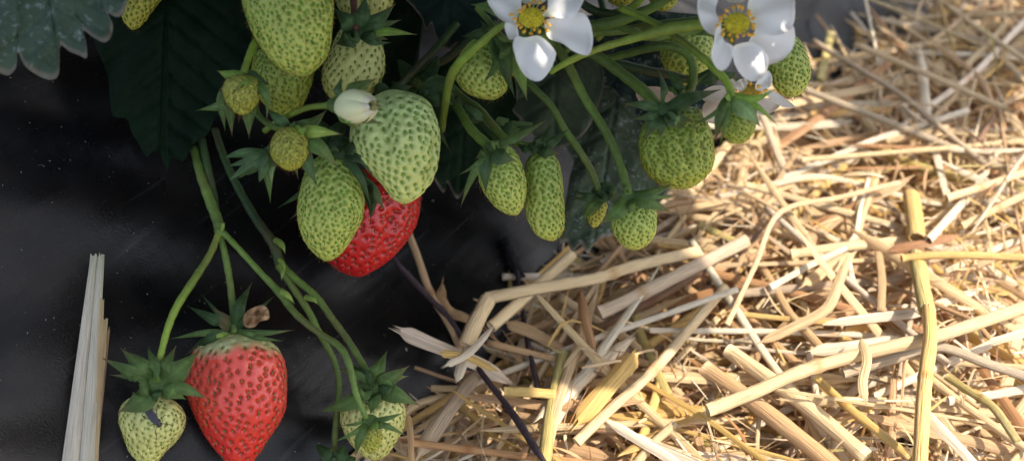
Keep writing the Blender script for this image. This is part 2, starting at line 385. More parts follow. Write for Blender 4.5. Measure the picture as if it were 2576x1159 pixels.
def calyx(root, hub, d, sepals, color='g', hubr=14, lift=.32, hubcol=None):
    """hub px; sepals: (tipx, tipy, widthpx[, dtip offset cm[, sideways bend px[, colour]]])"""
    pc = d / F; hc = P(hub[0], hub[1], d)
    v, f = ellipsoid(hc, AX * hubr * 1.25 * pc, AU * hubr * .95 * pc, AB * hubr * .42 * pc, 20, 8)
    v = v + RNG.normal(0, .006, v.shape)
    cal = mk('calyx', v, f, M_SEPAL, root, np.array(GS[hubcol or color]))
    for sp in sepals:
        tx, ty, w = sp[:3]; dd = sp[3] if len(sp) > 3 else .15; bd = sp[4] if len(sp) > 4 else RNG.uniform(-10, 10); cc = GS[sp[5]] if len(sp) > 5 else GS[color]
        dx, dy = tx - hub[0], ty - hub[1]; L = math.hypot(dx, dy) + 1e-6; nx, ny = -dy / L, dx / L
        s0 = min(hubr * .5, L * .2) / L
        p0 = P(hub[0] + dx * s0, hub[1] + dy * s0, d - .05); p1 = P(hub[0] + dx * .5 + nx * bd, hub[1] + dy * .5 + ny * bd, d - (sp[6] if len(sp) > 6 else lift)); p2 = P(tx, ty, d + dd)
        blade('sepal', p0, p1, p2, w * pc, cal, np.array(cc) * RNG.uniform(.8, 1.2), roll=RNG.uniform(-.35, .35), tipc=(.25, .16, .09) if RNG.random() < .6 else None)
    return cal

def W(lr):  # prof from absolute left/right x at given y for (nearly) vertical berries: [(y, xl, xr)], needs base/tip
    return lr
def vprof(base, tip, rows):
    out = []
    for y, xl, xr in rows:
        t = (y - base[1]) / (tip[1] - base[1]); xc = base[0] + t * (tip[0] - base[0]); out.append((t, xc - xl, xr - xc))
    return out
def vb(label, base, tip, rows, d, pal, **k): return berry(label, base, tip, vprof(base, tip, rows), d, pal, **k)

UG = 'unripe strawberries hanging in the cluster'
b = vb('small yellow-green unripe strawberry cut off by the top edge above the dusty leaf', (372, -85), (334, 76), [(-40, 305, 425), (0, 300, 398), (35, 302, 375), (60, 312, 355)], 27, 'yellow', spx=17)
calyx(b, (372, -88), 26.6, [(300, -60, 30), (440, -70, 30), (400, -20, 26), (350, -40, 30), (380, -150, 30)], 'dk')
b = vb('largest elongated green strawberry at the top, hanging in front of the others', (700, -150), (768, 193), [(-110, 620, 790), (-50, 602, 825), (0, 612, 838), (50, 628, 840), (100, 655, 836), (140, 682, 830), (170, 712, 808)], 24.8, 'green', spx=17, seed=(.09, .068), thick=.85, res=(150, 170), groove=[(1.2, .35, .05, .1, .9)])
calyx(b, (700, -155), 24.2, [(600, -90, 50), (660, -60, 50), (760, -70, 50), (820, -100, 50), (700, -230, 40)], 'g')
b = vb('rough green strawberry tucked behind the young fruit and below the elongated one', (690, 90), (722, 298), [(120, 640, 770), (170, 632, 790), (215, 640, 786), (250, 662, 774), (278, 690, 755)], 27.2, 'dark', spx=16, seed=(.085, .06))
calyx(b, (688, 95), 26.8, [(640, 130, 30), (750, 120, 30), (690, 60, 30)], 'dk')
b = vb('cream-coloured strawberry with sparse dark seeds under a broad leafy calyx', (915, 62), (846, 258), [(90, 855, 966), (120, 838, 972), (155, 824, 972), (190, 808, 958), (215, 805, 935), (240, 815, 890)], 27.3, 'cream', spx=22, seed=(.115, .07), pit=.025)
calyx(b, (900, 82), 26.0, [(1050, 88, 24, .3, -6, 'br'), (995, 10, 40), (920, -12, 46), (840, 20, 52), (842, 112, 56, .1, 0), (975, 100, 34), (1010, 50, 30, .2), (985, 108, 24), (870, 110, 34)], 'bl', hubr=20)
b = vb('pale shaded strawberry whose top is cut off behind the broad calyx', (930, -120), (915, 70), [(-70, 850, 1000), (-20, 838, 992), (20, 848, 985), (50, 875, 960)], 28.6, 'cream', spx=23, seed=(.11, .07), pit=.025)
b = vb('large pale green strawberry with a deep cleft, resting on the ripe red one', (985, 225), (1018, 514), [(245, 925, 1040), (265, 902, 1078), (300, 886, 1096), (340, 878, 1105), (380, 895, 1107), (415, 925, 1104), (445, 952, 1095), (475, 975, 1078), (500, 992, 1052)], 25.9, 'pale', spx=23, seed=(.115, .075), pit=.05, res=(170, 210), thick=.82, groove=[(1.85, .17, .20, -.2, .66), (.45, .14, .16, .42, 1.1)], hair=.09)
calyx(b, (975, 238), 27.2, [(1137, 388, 30, .6, -30, 'dk'), (930, 215, 40, .1, 0, 'dk'), (1040, 215, 36, .1, 0, 'dk'), (880, 330, 40, .8, 0, 'dk')], 'dk')
b = vb('ripe deep red strawberry behind the two pale green ones', (895, 425), (905, 697), [(455, 800, 1010), (490, 748, 1060), (530, 752, 1058), (570, 765, 1046), (610, 790, 1026), (645, 815, 992), (675, 843, 945)], 29, 'ripe', spx=21, seed=(.085, .055), pit=.05, res=(150, 190), thick=.75, groove=[(.95, .14, .10, .3, 1.1), (2.4, .2, .05, .2, 1)], group='ripe red strawberries', hair=.12)
calyx(b, (905, 440), 27.6, [(695, 525, 28, .3, 14), (728, 552, 34, .3, 8), (933, 558, 40, -.5, -12, 'bl'), (968, 530, 26, -.5, -6, 'pale'), (940, 498, 30, -.9), (860, 500, 30)], 'dk')
b = vb('lumpy bright green strawberry left of the ripe red one', (845, 375), (822, 657), [(395, 805, 878), (425, 775, 893), (465, 760, 908), (500, 752, 916), (540, 748, 914), (575, 752, 895), (605, 762, 878), (635, 788, 858)], 26.4, 'green', spx=16.5, seed=(.088, .066), pit=.04, res=(150, 170), groove=[(1.5, .25, .10, -.1, .55)])
calyx(b, (858, 385), 25.8, [(908, 402, 36, -.2, -22, 'bl'), (940, 448, 28, 0, -20, 'bl'), (934, 520, 22, .2, -10, 'bl'), (945, 405, 30, .2), (800, 372, 26), (905, 335, 30)], 'dk', hubr=18)
b = vb('green strawberry below the left flower, half shaded and browned on its left', (1232, 85), (1237, 252), [(105, 1185, 1272), (135, 1158, 1280), (165, 1144, 1280), (195, 1144, 1278), (225, 1165, 1275), (242, 1195, 1262)], 27.2, 'green', spx=16.5, seed=(.085, .062), groove=[(1.5, .3, .05, 0, .8)])
calyx(b, (1240, 92), 26.3, [(1284, 210, 42, -.5, -14, 'g'), (1214, 212, 26, -.9, -24, 'g'), (1296, 248, 30, .2, 0), (1160, 92, 30), (1208, 52, 22), (1142, 168, 22, .2, 10, 'br')], 'dk')
b = vb('brownish immature fruit mostly hidden by the left flower petals', (1292, 105), (1312, 198), [(125, 1262, 1322), (150, 1264, 1328), (175, 1280, 1330)], 26.4, 'young', spx=11, seed=(.06, .05), hair=.2, cat='young strawberry', name='young_strawberry', group='young strawberries just out of flower', res=(70, 90))
calyx(b, (1292, 112), 26.2, [(1326, 254, 36, -.1, 0, 'br'), (1270, 100, 20), (1255, 170, 20)], 'g', hubr=10)
b = vb('left one of two slim pointed green strawberries side by side', (1230, 368), (1300, 541), [(385, 1205, 1285), (410, 1198, 1305), (440, 1203, 1318), (470, 1218, 1326), (500, 1240, 1326), (525, 1268, 1318)], 26.3, 'green', spx=15, seed=(.082, .06))
calyx(b, (1234, 372), 25.5, [(1222, 486, 38, .1, 6, 'bl'), (1298, 404, 48, -.1, 8, 'bl'), (1158, 522, 20, .5, 8), (1154, 440, 16), (1375, 302, 22, .6, 4), (1195, 400, 26, .3), (1260, 350, 26)], 'g', hubr=17)
b = vb('right one of two slim green strawberries, blunt ended and touching its neighbour', (1358, 378), (1392, 606), [(395, 1325, 1396), (420, 1320, 1408), (460, 1320, 1415), (500, 1320, 1418), (540, 1325, 1420), (575, 1342, 1420), (595, 1362, 1412)], 27.1, 'green', spx=16, seed=(.085, .06), groove=[(1.2, .3, .05, 0, .7)])
calyx(b, (1345, 372), 26.5, [(1429, 325, 28, .2, 8), (1410, 388, 30, .2, 4), (1384, 312, 18, .3), (1300, 360, 26, .1), (1395, 362, 26, .2), (1365, 335, 22)], 'dk', hubr=16)
b = vb('tiny yellowish fruit half hidden under its calyx against the dusty leaf', (1508, 492), (1492, 572), [(512, 1478, 1528), (535, 1474, 1522), (555, 1480, 1512)], 28.4, 'yellow', spx=13, seed=(.07, .05), cat='young strawberry', name='young_strawberry', group='young strawberries just out of flower', res=(70, 90))
calyx(b, (1520, 483), 27.8, [(1430, 498, 16, .3), (1437, 478, 14, .3), (1462, 560, 36, .2, 4, 'g'), (1555, 468, 22), (1545, 495, 34, -.2), (1500, 520, 30)], 'bl', hubr=26)
b = vb('round-shouldered green strawberry hanging in front of the dusty leaf edge', (1588, 495), (1600, 629), [(512, 1560, 1628), (535, 1542, 1650), (560, 1538, 1652), (585, 1545, 1650), (608, 1562, 1638)], 26.8, 'green', spx=15, seed=(.08, .06))
calyx(b, (1583, 492), 26.0, [(1508, 564, 42, 0, -8, 'g'), (1686, 533, 42, .2, -6, 'g'), (1700, 460, 26, .5, 6), (1708, 494, 14, .4), (1555, 460, 14, .1), (1600, 540, 24, -.1)], 'g', hubr=18)
b = vb('widest dark green strawberry with folded ridges at the right of the cluster', (1672, 275), (1735, 474), [(300, 1612, 1765), (330, 1604, 1782), (360, 1604, 1793), (390, 1612, 1800), (415, 1628, 1801), (440, 1652, 1796), (460, 1690, 1778)], 26.6, 'dark', spx=15, seed=(.08, .058), pit=.035, res=(150, 190), thick=.75, groove=[(1.35, .18, .20, .05, .85), (2.1, .15, .13, .1, .75), (.75, .14, .11, .2, .85)])
calyx(b, (1670, 278), 25.4, [(1618, 355, 38, .2, 4, 'bl'), (1662, 350, 36, -.1, 4, 'bl'), (1566, 262, 26, .4), (1815, 225, 38, .4, -8, 'dk'), (1748, 305, 32, .2, 6), (1655, 170, 22, .5, 10), (1728, 322, 26, .1), (1590, 300, 24, .4), (1700, 330, 22)], 'bl', hubr=22)
b = vb('small rough green strawberry hanging under a split bright calyx in front of the straw', (1842, 248), (1861, 363), [(265, 1812, 1890), (290, 1806, 1902), (315, 1810, 1903), (340, 1825, 1895)], 24.8, 'dark', spx=13, seed=(.07, .052), hair=.13, res=(90, 120))
calyx(b, (1842, 244), 24.2, [(1914, 320, 52, -.1, -6, 'pale'), (1800, 352, 42, .1, 4, 'g'), (1724, 322, 12, .4, -10, 'g'), (1950, 226, 22, -.1, 14, 'br'), (1958, 317, 20, .2, -14, 'br'), (1808, 376, 12, .3), (1822, 236, 26, -.3, 0, 'br')], 'g', hubr=13)
b = vb('conical light green strawberry beside the right flower, sunlit against the straw', (1952, 75), (2000, 245), [(105, 1915, 2005), (140, 1926, 2028), (170, 1932, 2038), (200, 1942, 2042), (222, 1958, 2034)], 26.8, 'green', spx=16, seed=(.085, .065))
calyx(b, (1950, 72), 26.6, [(2012, 44, 18, .1, 0, 'g'), (1900, 110, 24), (1980, 110, 20)], 'g')
b = vb('shaded green strawberry behind the curved stalk and the right flower', (1735, 60), (1728, 215), [(85, 1680, 1790), (115, 1662, 1795), (150, 1662, 1795), (180, 1675, 1785), (200, 1695, 1765)], 29.6, 'green', spx=17)
b = vb('small green strawberry at the top edge among crossing stalks', (1670, -90), (1668, 30), [(-60, 1630, 1710), (-25, 1622, 1712), (5, 1635, 1702)], 28.5, 'green', spx=14, res=(80, 100))
b = vb('yellowish strawberry tip cut off by the top edge right of the left flower', (1560, -90), (1558, 16), [(-60, 1510, 1610), (-25, 1508, 1610), (0, 1528, 1592)], 28.2, 'yellow', spx=14, res=(80, 100))
# lower row
b = vb('big half-ripe coral red strawberry with a pale shoulder lying on the black film', (594, 832), (602, 1188), [(848, 520, 668), (870, 492, 695), (900, 474, 712), (940, 466, 722), (985, 468, 723), (1030, 482, 718), (1070, 503, 700), (1110, 530, 672), (1150, 560, 642), (1172, 580, 622)], 26.8, 'coral', spx=25.5, seed=(.105, .068), pit=.045, res=(200, 240), thick=.82, groove=[(2.5, .3, .03, .1, .9)], group='ripe red strawberries', shoulder=(.19, .10, (.44, .45, .20)), seedskip=.10, hair=.11)
calyx(b, (588, 834), 26.5, [(424, 853, 17, .1, 6), (470, 768, 30, .7, 0, 'dk'), (503, 735, 13, .7, 0, 'dk'), (538, 774, 34, -.3, 0, 'brown'), (634, 710, 34, .5, -10, 'dk'), (692, 742, 18, .7, 0, 'dk'), (743, 829, 16, 0, 6), (716, 858, 14, .1, 4), (462, 896, 26, .9, 12, 'dk'), (512, 856, 14, -.1, 0, 'ye'), (668, 846, 14, -.1, 0, 'g')], 'g', hubr=17)
b = vb('small pale green strawberry at the lower left with a fly on it', (388, 990), (372, 1172), [(1012, 318, 452), (1035, 300, 466), (1065, 299, 466), (1095, 308, 450), (1125, 318, 420), (1150, 335, 402)], 26.2, 'cream', spx=18, seed=(.085, .058), pit=.03, hair=.12, res=(120, 150))
calyx(b, (390, 968), 25.2, [(258, 900, 48, .4, -6), (304, 875, 50, .4, 4), (373, 873, 44, .4, 0), (443, 869, 42, .3, -4), (500, 882, 58, .2, 8), (525, 1002, 34, -.2, -8), (296, 1036, 66, -.1, -8), (468, 1004, 50, 0, -4), (275, 942, 22, .4, 4), (392, 1012, 30, -.2, 0, 'dk'), (345, 1000, 60, -.1, 0)], 'g', hubr=32)
b = vb('pale green strawberry at the lower middle, partly behind a smaller young fruit', (938, 990), (944, 1158), [(1008, 868, 1008), (1030, 857, 1020), (1060, 857, 1020), (1085, 866, 1012), (1110, 882, 998), (1135, 904, 980)], 27.8, 'cream', spx=20, seed=(.09, .058), pit=.03, hair=.12, res=(120, 150))
calyx(b, (936, 978), 26.8, [(974, 881, 44, .4, -6), (1031, 918, 42, .3, 6), (1028, 945, 40, .3, -4), (1058, 1019, 44, .1, -6), (803, 1035, 42, .2, -8), (851, 925, 36, .5, 4), (884, 916, 46, .5, 0, 'dk'), (932, 1042, 46, -.2, 0), (992, 960, 36, -.2, 10, 'dk'), (880, 985, 40, .1)], 'g', hubr=30)
b = vb('young yellow-green fruit hanging in front of the pale strawberry at the lower middle', (930, 1062), (936, 1138), [(1080, 903, 958), (1100, 902, 962), (1120, 912, 955)], 25.9, 'young', spx=11, seed=(.06, .045), hair=.13, cat='young strawberry', name='young_strawberry', group='young strawberries just out of flower', res=(70, 90))
calyx(b, (930, 1058), 25.5, [(836, 1112, 12, .1, -6), (892, 1150, 28, .1, 6), (1019, 1036, 14, .2, 4), (1024, 1096, 16, .2, -4), (985, 1062, 22, -.1, 8), (850, 1070, 10), (950, 1088, 30, -.3, 0, 'br')], 'g', hubr=18)
# young fruits with spread calyxes
b = vb('young fruit with drooping open sepals left of the elongated green strawberry', (612, 188), (608, 290), [(205, 568, 652), (230, 560, 656), (255, 568, 650), (275, 585, 632)], 24.5, 'young', spx=10.5, seed=(.062, .052), hair=.16, cat='young strawberry', name='young_strawberry', group='young strawberries just out of flower', res=(80, 110))
calyx(b, (610, 190), 24.75, [(618, 222, 50, -.75, 0, 'br', .75), (545, 178, 30, 0, -6, 'br'), (492, 279, 34, .2, -30, 'g'), (522, 274, 26, .1, -26, 'pale'), (566, 332, 34, .3, 30, 'g'), (584, 345, 34, .5, 16, 'g'), (627, 350, 46, .5, -6, 'g'), (672, 303, 28, -.2, -26, 'g', .6), (680, 215, 36, .4, -4, 'bl'), (600, 310, 30, .6, 0, 'dk')], 'br', hubr=14, lift=.0)
b = vb('young fruit with widely spread sepals, lower right of its twin', (728, 318), (731, 430), [(338, 690, 768), (360, 682, 776), (385, 680, 776), (408, 695, 765), (422, 712, 750)], 24.7, 'young', spx=10.5, seed=(.062, .052), hair=.16, cat='young strawberry', name='young_strawberry', group='young strawberries just out of flower', res=(80, 110))
calyx(b, (726, 332), 25.0, [(863, 338, 32, -.5, -4, 'ye', .6), (853, 426, 44, -.1, -14, 'g', .5), (797, 468, 46, .4, -6, 'bl'), (684, 470, 34, .1, 26, 'pale'), (680, 513, 38, .5, 28, 'g'), (672, 275, 38, .0, 0, 'bl', .3), (823, 276, 36, .1, 12, 'g', .3), (775, 316, 30, -.6, 6, 'br', .6), (662, 375, 36, -.2, -10, 'bl', .2), (750, 450, 26, .6, 0, 'g'), (740, 305, 30, -.3, 0, 'g', .3)], 'g', hubr=18, lift=.0)

# ------------------------------------------------------------------ flowers
def petal(outline, d, parent, colr=(.92, .92, .92), cup=.28, base=None, ycol=(.72, .74, .42), tilt=(0, 0), n=56):
    o = catmull_closed(outline, n); c = o.mean(0); nr = 12; V = []; C = []
    b0 = np.array(base if base is not None else outline[0], float); mx = np.linalg.norm(o - b0, axis=1).max(); ph = RNG.random() * 6
    for i in range(nr + 1):
        s = i / nr; s = s ** .8
        for j in range(n if i else 1):
            q = c + (o[j] - c) * s; f = np.linalg.norm(q - b0) / mx; an = math.atan2(*(q - b0))
            r = (q - c) / mx
            dep = d - cup * (f * (1 - f) * 1.6) + .10 * math.sin(an * 9 + ph) * f * f - .28 * max(0, s - .75) ** 2 * 8 * (.5 + .5 * math.sin(j / n * 12.6 + ph)) + tilt[0] * r[0] + tilt[1] * r[1]
            V.append(P(q[0], q[1], dep)); k = max(0, 1 - f * 2.6)
            C.append(np.array(colr) * (1 - k) + np.array(ycol) * k)
    Fc = [(0, 1 + (j + 1) % n, 1 + j) for j in range(n)]
    for i in range(nr - 1):
        a = 1 + i * n; Fc += [(a + j, a + (j + 1) % n, a + n + (j + 1) % n, a + n + j) for j in range(n)]
    return mk('petal', V, Fc, M_PETAL, parent, np.array(C))
def flower_centre(root, c, r, d, nst, yel=(.72, .62, .05), squash=.8):
    pc = d / F; cc = P(c[0], c[1], d)
    v, f = ellipsoid(cc, AX * r * .70 * pc, AU * r * .70 * squash * pc, AB * r * .40 * pc, 28, 16)
    rec = mk('receptacle', v, f, M_ANTHER, root, np.array((.60, .56, .06)))
    a = Acc()
    for i in range(150):                           # pistils
        t = math.acos(1 - i / 150 * .98); ph = i * 2.39996
        dv = AX * math.sin(t) * math.cos(ph) * .70 + AU * math.sin(t) * math.sin(ph) * .70 * squash + AB * math.cos(t) * .42
        p = cc + dv * r * pc; q = .030
        v, f = ellipsoid(p + AB * .006, AX * q, AU * q, AB * q * 1.3, 6, 4); a.add(v, f, np.array(yel) * RNG.uniform(.75, 1.25))
    tag(a.build('pistils', M_ANTHER, rec), kind='stuff')
    for i in range(nst):
        ph = i / nst * 6.283 + RNG.uniform(-.12, .12); rr = r * RNG.uniform(.82, 1.28); p0 = P(c[0] + math.cos(ph) * r * .5, c[1] + math.sin(ph) * r * .5 * squash, d + .02)
        p2 = P(c[0] + math.cos(ph) * rr, c[1] + math.sin(ph) * rr * squash, d - RNG.uniform(.12, .3)); p1 = (p0 + p2) / 2 + AB * .05
        v, f, u = tube(catmull([p0, p1, p2], 6), .011, 5)
        st = mk('stamen', v, f, M_ANTHER, root, np.array((.50, .55, .16)))
        dv = unit(AX * math.cos(ph + RNG.normal() * .6) - AU * math.sin(ph + RNG.normal() * .6)); sv = unit(np.cross(dv, AB))
        v, f = ellipsoid(p2, sv * .042, AB * .034, dv * .058, 8, 6); v = v - AB * 0
        mk('anther', v, f, M_ANTHER, st, np.array((.86, .46, .05)) * RNG.uniform(.75, 1.15))
f1 = thing('strawberry_flower', 'fully open white flower with five petals at the top centre, above the shaded strawberry', 'flower', P(1337, 48, 24.3), 'white strawberry flowers')
petal([(1322, 95), (1300, 92), (1290, 112), (1296, 142), (1302, 160), (1318, 188), (1340, 203), (1362, 202), (1385, 175), (1398, 142), (1396, 128), (1380, 108), (1355, 90)], 24.0, f1, base=(1337, 60))
petal([(1370, 55), (1380, 96), (1415, 110), (1440, 128), (1468, 139), (1484, 135), (1492, 105), (1488, 70), (1478, 45), (1465, 33), (1440, 36), (1400, 45)], 24.15, f1, base=(1345, 60), cup=.3)
petal([(1365, 40), (1378, 20), (1380, -30), (1410, -70), (1455, -60), (1475, -20), (1462, 15), (1445, 42), (1425, 48), (1395, 44)], 23.9, f1, base=(1345, 45))
petal([(1310, 70), (1285, 60), (1262, 52), (1240, 28), (1224, -5), (1235, -50), (1280, -60), (1305, -20), (1312, 20), (1300, 50), (1305, 95), (1290, 100), (1278, 96), (1270, 60)], 24.2, f1, base=(1330, 50), cup=.25)
petal([(1320, 10), (1295, -20), (1285, -70), (1320, -105), (1370, -90), (1385, -40), (1370, 5)], 24.35, f1, base=(1337, 40))
flower_centre(f1, (1337, 46), 43, 24.1, 22)
c1 = calyx(f1, (1337, 50), 24.9, [(1184, 12, 62, .1, 14, 'g'), (1300, 118, 30, .1), (1395, 192, 26, 0, -8, 'br'), (1402, 160, 20, .2, 0, 'br'), (1290, 150, 40, 0, 0, 'bl'), (1400, 120, 40)], 'g', hubr=20)
f2 = thing('strawberry_flower', 'open white flower at the top right with sunlit right petals, beside the conical strawberry', 'flower', P(1858, 60, 23.6), 'white strawberry flowers')
petal([(1815, 60), (1800, 30), (1808, -10), (1790, -35), (1762, -15), (1754, 15), (1760, 50), (1775, 78), (1800, 90), (1808, 82)], 23.5, f2, base=(1850, 55))
petal([(1812, 64), (1800, 78), (1795, 110), (1789, 135), (1795, 160), (1812, 178), (1830, 170), (1842, 145), (1845, 120), (1838, 112), (1822, 102)], 23.3, f2, base=(1840, 70), cup=.4)
petal([(1895, 85), (1880, 120), (1900, 150), (1915, 165), (1935, 164), (1970, 150), (1995, 120), (2000, 85), (1992, 62), (1960, 50), (1920, 60)], 23.75, f2, base=(1865, 65), cup=.3)
petal([(1845, 118), (1843, 140), (1852, 170), (1870, 195), (1890, 205), (1912, 200), (1930, 175), (1933, 148), (1918, 122), (1895, 108), (1870, 108)], 23.45, f2, base=(1860, 75))
petal([(1880, 20), (1890, -20), (1900, -60), (1950, -75), (1995, -30), (2000, 20), (1998, 55), (1985, 78), (1960, 88), (1930, 90), (1905, 82), (1890, 60)], 23.55, f2, base=(1860, 50), cup=.35)
petal([(1830, 5), (1815, -20), (1820, -60), (1850, -80), (1880, -60), (1885, -20), (1870, 5)], 23.8, f2, base=(1855, 45))
flower_centre(f2, (1853, 60), 44, 23.45, 21)
calyx(f2, (1855, 60), 24.3, [(2013, 44, 16, .3, 0, 'g'), (1800, 95, 34), (1845, 125, 34), (1745, 90, 24)], 'g', hubr=18)
f3 = thing('strawberry_flower', 'fading flower with loose creamy petals behind the small green strawberry', 'flower', P(1885, 235, 26.0), 'white strawberry flowers')
petal([(1850, 232), (1825, 218), (1795, 216), (1770, 228), (1764, 245), (1780, 258), (1815, 262), (1822, 300), (1835, 250)], 25.9, f3, (.80, .72, .64), base=(1865, 235))
petal([(1820, 232), (1790, 245), (1768, 268), (1772, 300), (1795, 312), (1820, 300), (1840, 262)], 26.2, f3, (.74, .62, .52), base=(1865, 235))
petal([(1853, 205), (1850, 220), (1862, 231), (1874, 224), (1880, 208), (1872, 198)], 25.3, f3, (.80, .76, .70), base=(1875, 230), cup=.1)
petal([(1842, 198), (1830, 210), (1838, 226), (1852, 222), (1850, 205)], 25.5, f3, (.78, .72, .66), base=(1865, 235), cup=.1)
petal([(1900, 215), (1905, 228), (1925, 227), (1940, 215), (1943, 195), (1932, 178), (1915, 190)], 25.6, f3, base=(1890, 230), cup=.2)
petal([(1915, 225), (1950, 232), (1978, 250), (2000, 268), (1990, 272), (1965, 268), (1940, 250)], 25.7, f3, (.78, .76, .72), base=(1895, 225), cup=.1)
petal([(1890, 255), (1900, 282), (1925, 290), (1950, 278), (1962, 262), (1935, 248), (1905, 248)], 26.1, f3, (.76, .70, .66), base=(1885, 240), cup=.1)
flower_centre(f3, (1885, 228), 34, 25.75, 18, yel=(.5, .36, .06), squash=.6)
fp = thing('loose_petal', 'creamy pink petal wedged between the thick stalk and the dusty leaf', 'petal', P(1650, 250, 27.9))
petal([(1600, 240), (1612, 222), (1650, 218), (1690, 232), (1700, 262), (1665, 285), (1625, 275)], 28.2, fp, (.62, .46, .38), base=(1700, 280), ycol=(.5, .5, .3))
# flower bud
fb = thing('flower_bud', 'closed white flower bud tilted right above the large pale strawberry', 'flower bud', P(850, 266, 23.9))
bd0, bd1 = P(856, 272, 24.0), P(940, 266, 23.3); axb = unit(bd1 - bd0); Lb = np.linalg.norm(bd1 - bd0); sb = unit(np.cross(axb, AB)); nb_ = np.cross(sb, axb)
for k in range(5):
    V = []; C = []; n1, n2 = 14, 11; ph0 = k / 5 * 6.283
    for i in range(n1):
        v = i / (n1 - 1); r = .38 * math.sin(math.pi * (v * .78 + .14)) ** .8 * (1 + .05 * k)
        for j in range(n2):
            u = j / (n2 - 1) - .5; a = ph0 + u * (1.9 - .5 * v); rr = r * (1 + .05 * math.cos(u * 5) + .12 * u * v)
            V.append(bd0 + axb * (v * Lb * (1.0 - .10 * (2 * u) ** 2)) + sb * math.cos(a) * rr + nb_ * math.sin(a) * rr); C.append((.84, .86, .52) if v < .9 else (.76, .72, .55))
    mk('petal', V, [(i * n2 + j, i * n2 + j + 1, (i + 1) * n2 + j + 1, (i + 1) * n2 + j) for i in range(n1 - 1) for j in range(n2 - 1)], M_PETAL, fb, np.array(C))
calyx(fb, (848, 264), 23.95, [(861, 190, 30, .2, -8, 'bl'), (950, 197, 46, .3, -12, 'g'), (966, 268, 34, .5, -6, 'g'), (966, 312, 30, .3, 10, 'bl'), (905, 336, 28, .5, 0, 'g'), (906, 302, 40, -.5, 10, 'br'), (880, 238, 30, -.4, -6, 'br'), (925, 222, 24, .1, 0, 'br')], 'g', hubr=22)

# ------------------------------------------------------------------ stalks
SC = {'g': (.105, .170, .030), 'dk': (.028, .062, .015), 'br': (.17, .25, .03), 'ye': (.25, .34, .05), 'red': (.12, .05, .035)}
def stalk_mesh(name, pts, rpx, colr, parent=None, hairs=True):
    q = np.array([P(*p) for p in pts]); n = max(12, 6 * len(pts)); c = catmull(q, n)
    dm = np.mean([p[2] for p in pts]); r = np.interp(np.linspace(0, 1, n), np.linspace(0, 1, len(np.atleast_1d(rpx))), np.atleast_1d(rpx)) * dm / F
    r = r * (1 + .05 * np.sin(np.arange(n) * 1.7))
    V, Fc, U = tube(c, r, 12); cc = np.tile(np.array(SC[colr]), (len(V), 1)); a = U[:, 1:2] / max(U[:, 1].max(), 1e-6)
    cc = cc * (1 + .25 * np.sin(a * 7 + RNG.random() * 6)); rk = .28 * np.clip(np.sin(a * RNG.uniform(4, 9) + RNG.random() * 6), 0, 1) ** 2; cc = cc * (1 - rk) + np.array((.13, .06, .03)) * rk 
    o = mk(name, V, Fc, M_STEM, parent, cc)
    return o
def stalk(label, branches, name='fruit_stalk', group='green stalks of the fruit clusters', nodes=()):
    p = branches[0][0][0]; root = thing(name, label, 'stalk', P(*p), group)
    for pts, r, c in branches: stalk_mesh('branch', pts, r, c, root)
    for (x, y, d, r) in nodes:
        v, f = ellipsoid(P(x, y, d), AX * r * d / F, AU * r * 1.1 * d / F, AB * r * d / F, 12, 8); mk('joint', v, f, M_STEM, root, np.array(SC['g']) * 1.05)
    return root
s = stalk('forked stalk carrying the big coral red strawberry and its two small neighbours', [
    ([(488, 372, 27.6), (505, 440, 27.3), (528, 505, 27.0), (549, 560, 26.8), (553, 590, 26.7)], [11, 12, 13, 14, 13], 'g'),
    ([(506, 345, 27.6), (522, 420, 27.4), (538, 490, 27.2), (551, 575, 26.9)], [10, 10, 9, 8], 'dk'),
    ([(551, 585, 26.7), (528, 640, 26.4), (490, 700, 26.0), (448, 765, 25.6), (424, 820, 25.4), (405, 890, 25.2), (392, 960, 25.1)], [9, 9, 10, 10, 9, 8, 8], 'br'),
    ([(554, 590, 26.8), (566, 640, 26.8), (577, 700, 26.8), (584, 760, 26.7), (590, 838, 26.4)], [8, 9, 9, 9, 8], 'g'),
    ([(560, 583, 26.7), (600, 625, 26.6), (655, 685, 26.4), (702, 735, 26.2), (745, 790, 25.9), (800, 835, 25.7), (852, 870, 25.5), (878, 915, 25.4), (896, 990, 25.4), (922, 1052, 25.4)], [8, 8, 8, 10, 9, 8, 9, 9, 8, 7], 'g')],
    nodes=[(553, 583, 26.7, 13), (706, 736, 26.2, 12)])
for a, b_, w in (((702, 732), (742, 765), 16), ((556, 580), (566, 560), 10)):
    blade('bract', P(*a, 26.1), P((a[0] + b_[0]) / 2, (a[1] + b_[1]) / 2 - 6, 25.9), P(*b_, 26.0), w * .0107, s, GS['ye'])
s = stalk('long double stalk running down behind the forked one to the lower middle fruit', [
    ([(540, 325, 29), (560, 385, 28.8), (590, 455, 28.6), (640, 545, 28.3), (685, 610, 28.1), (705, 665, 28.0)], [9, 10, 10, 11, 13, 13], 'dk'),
    ([(706, 665, 28.0), (748, 705, 27.8), (795, 745, 27.6), (835, 800, 27.5), (875, 855, 27.4), (912, 915, 27.2), (940, 968, 26.9)], [10, 9, 9, 9, 9, 9, 8], 'g'),
    ([(704, 668, 28.0), (735, 720, 27.9), (775, 780, 27.9), (808, 845, 27.9), (840, 905, 28), (852, 960, 28.1), (848, 1030, 28.1), (842, 1100, 28), (838, 1190, 27.9)], [10, 9, 9, 8, 8, 8, 8, 8, 8], 'g')],
    nodes=[(706, 668, 28.0, 14)])
for a, b_, w in (((690, 600), (718, 640), 16), ((702, 665), (708, 706), 14), ((765, 745), (800, 768), 16), ((700, 650), (716, 690), 12)):
    blade('bract', P(*a, 27.7), P((a[0] + b_[0]) / 2 + 4, (a[1] + b_[1]) / 2 - 5, 27.5), P(*b_, 27.5), w * .0112, s, GS['ye'])
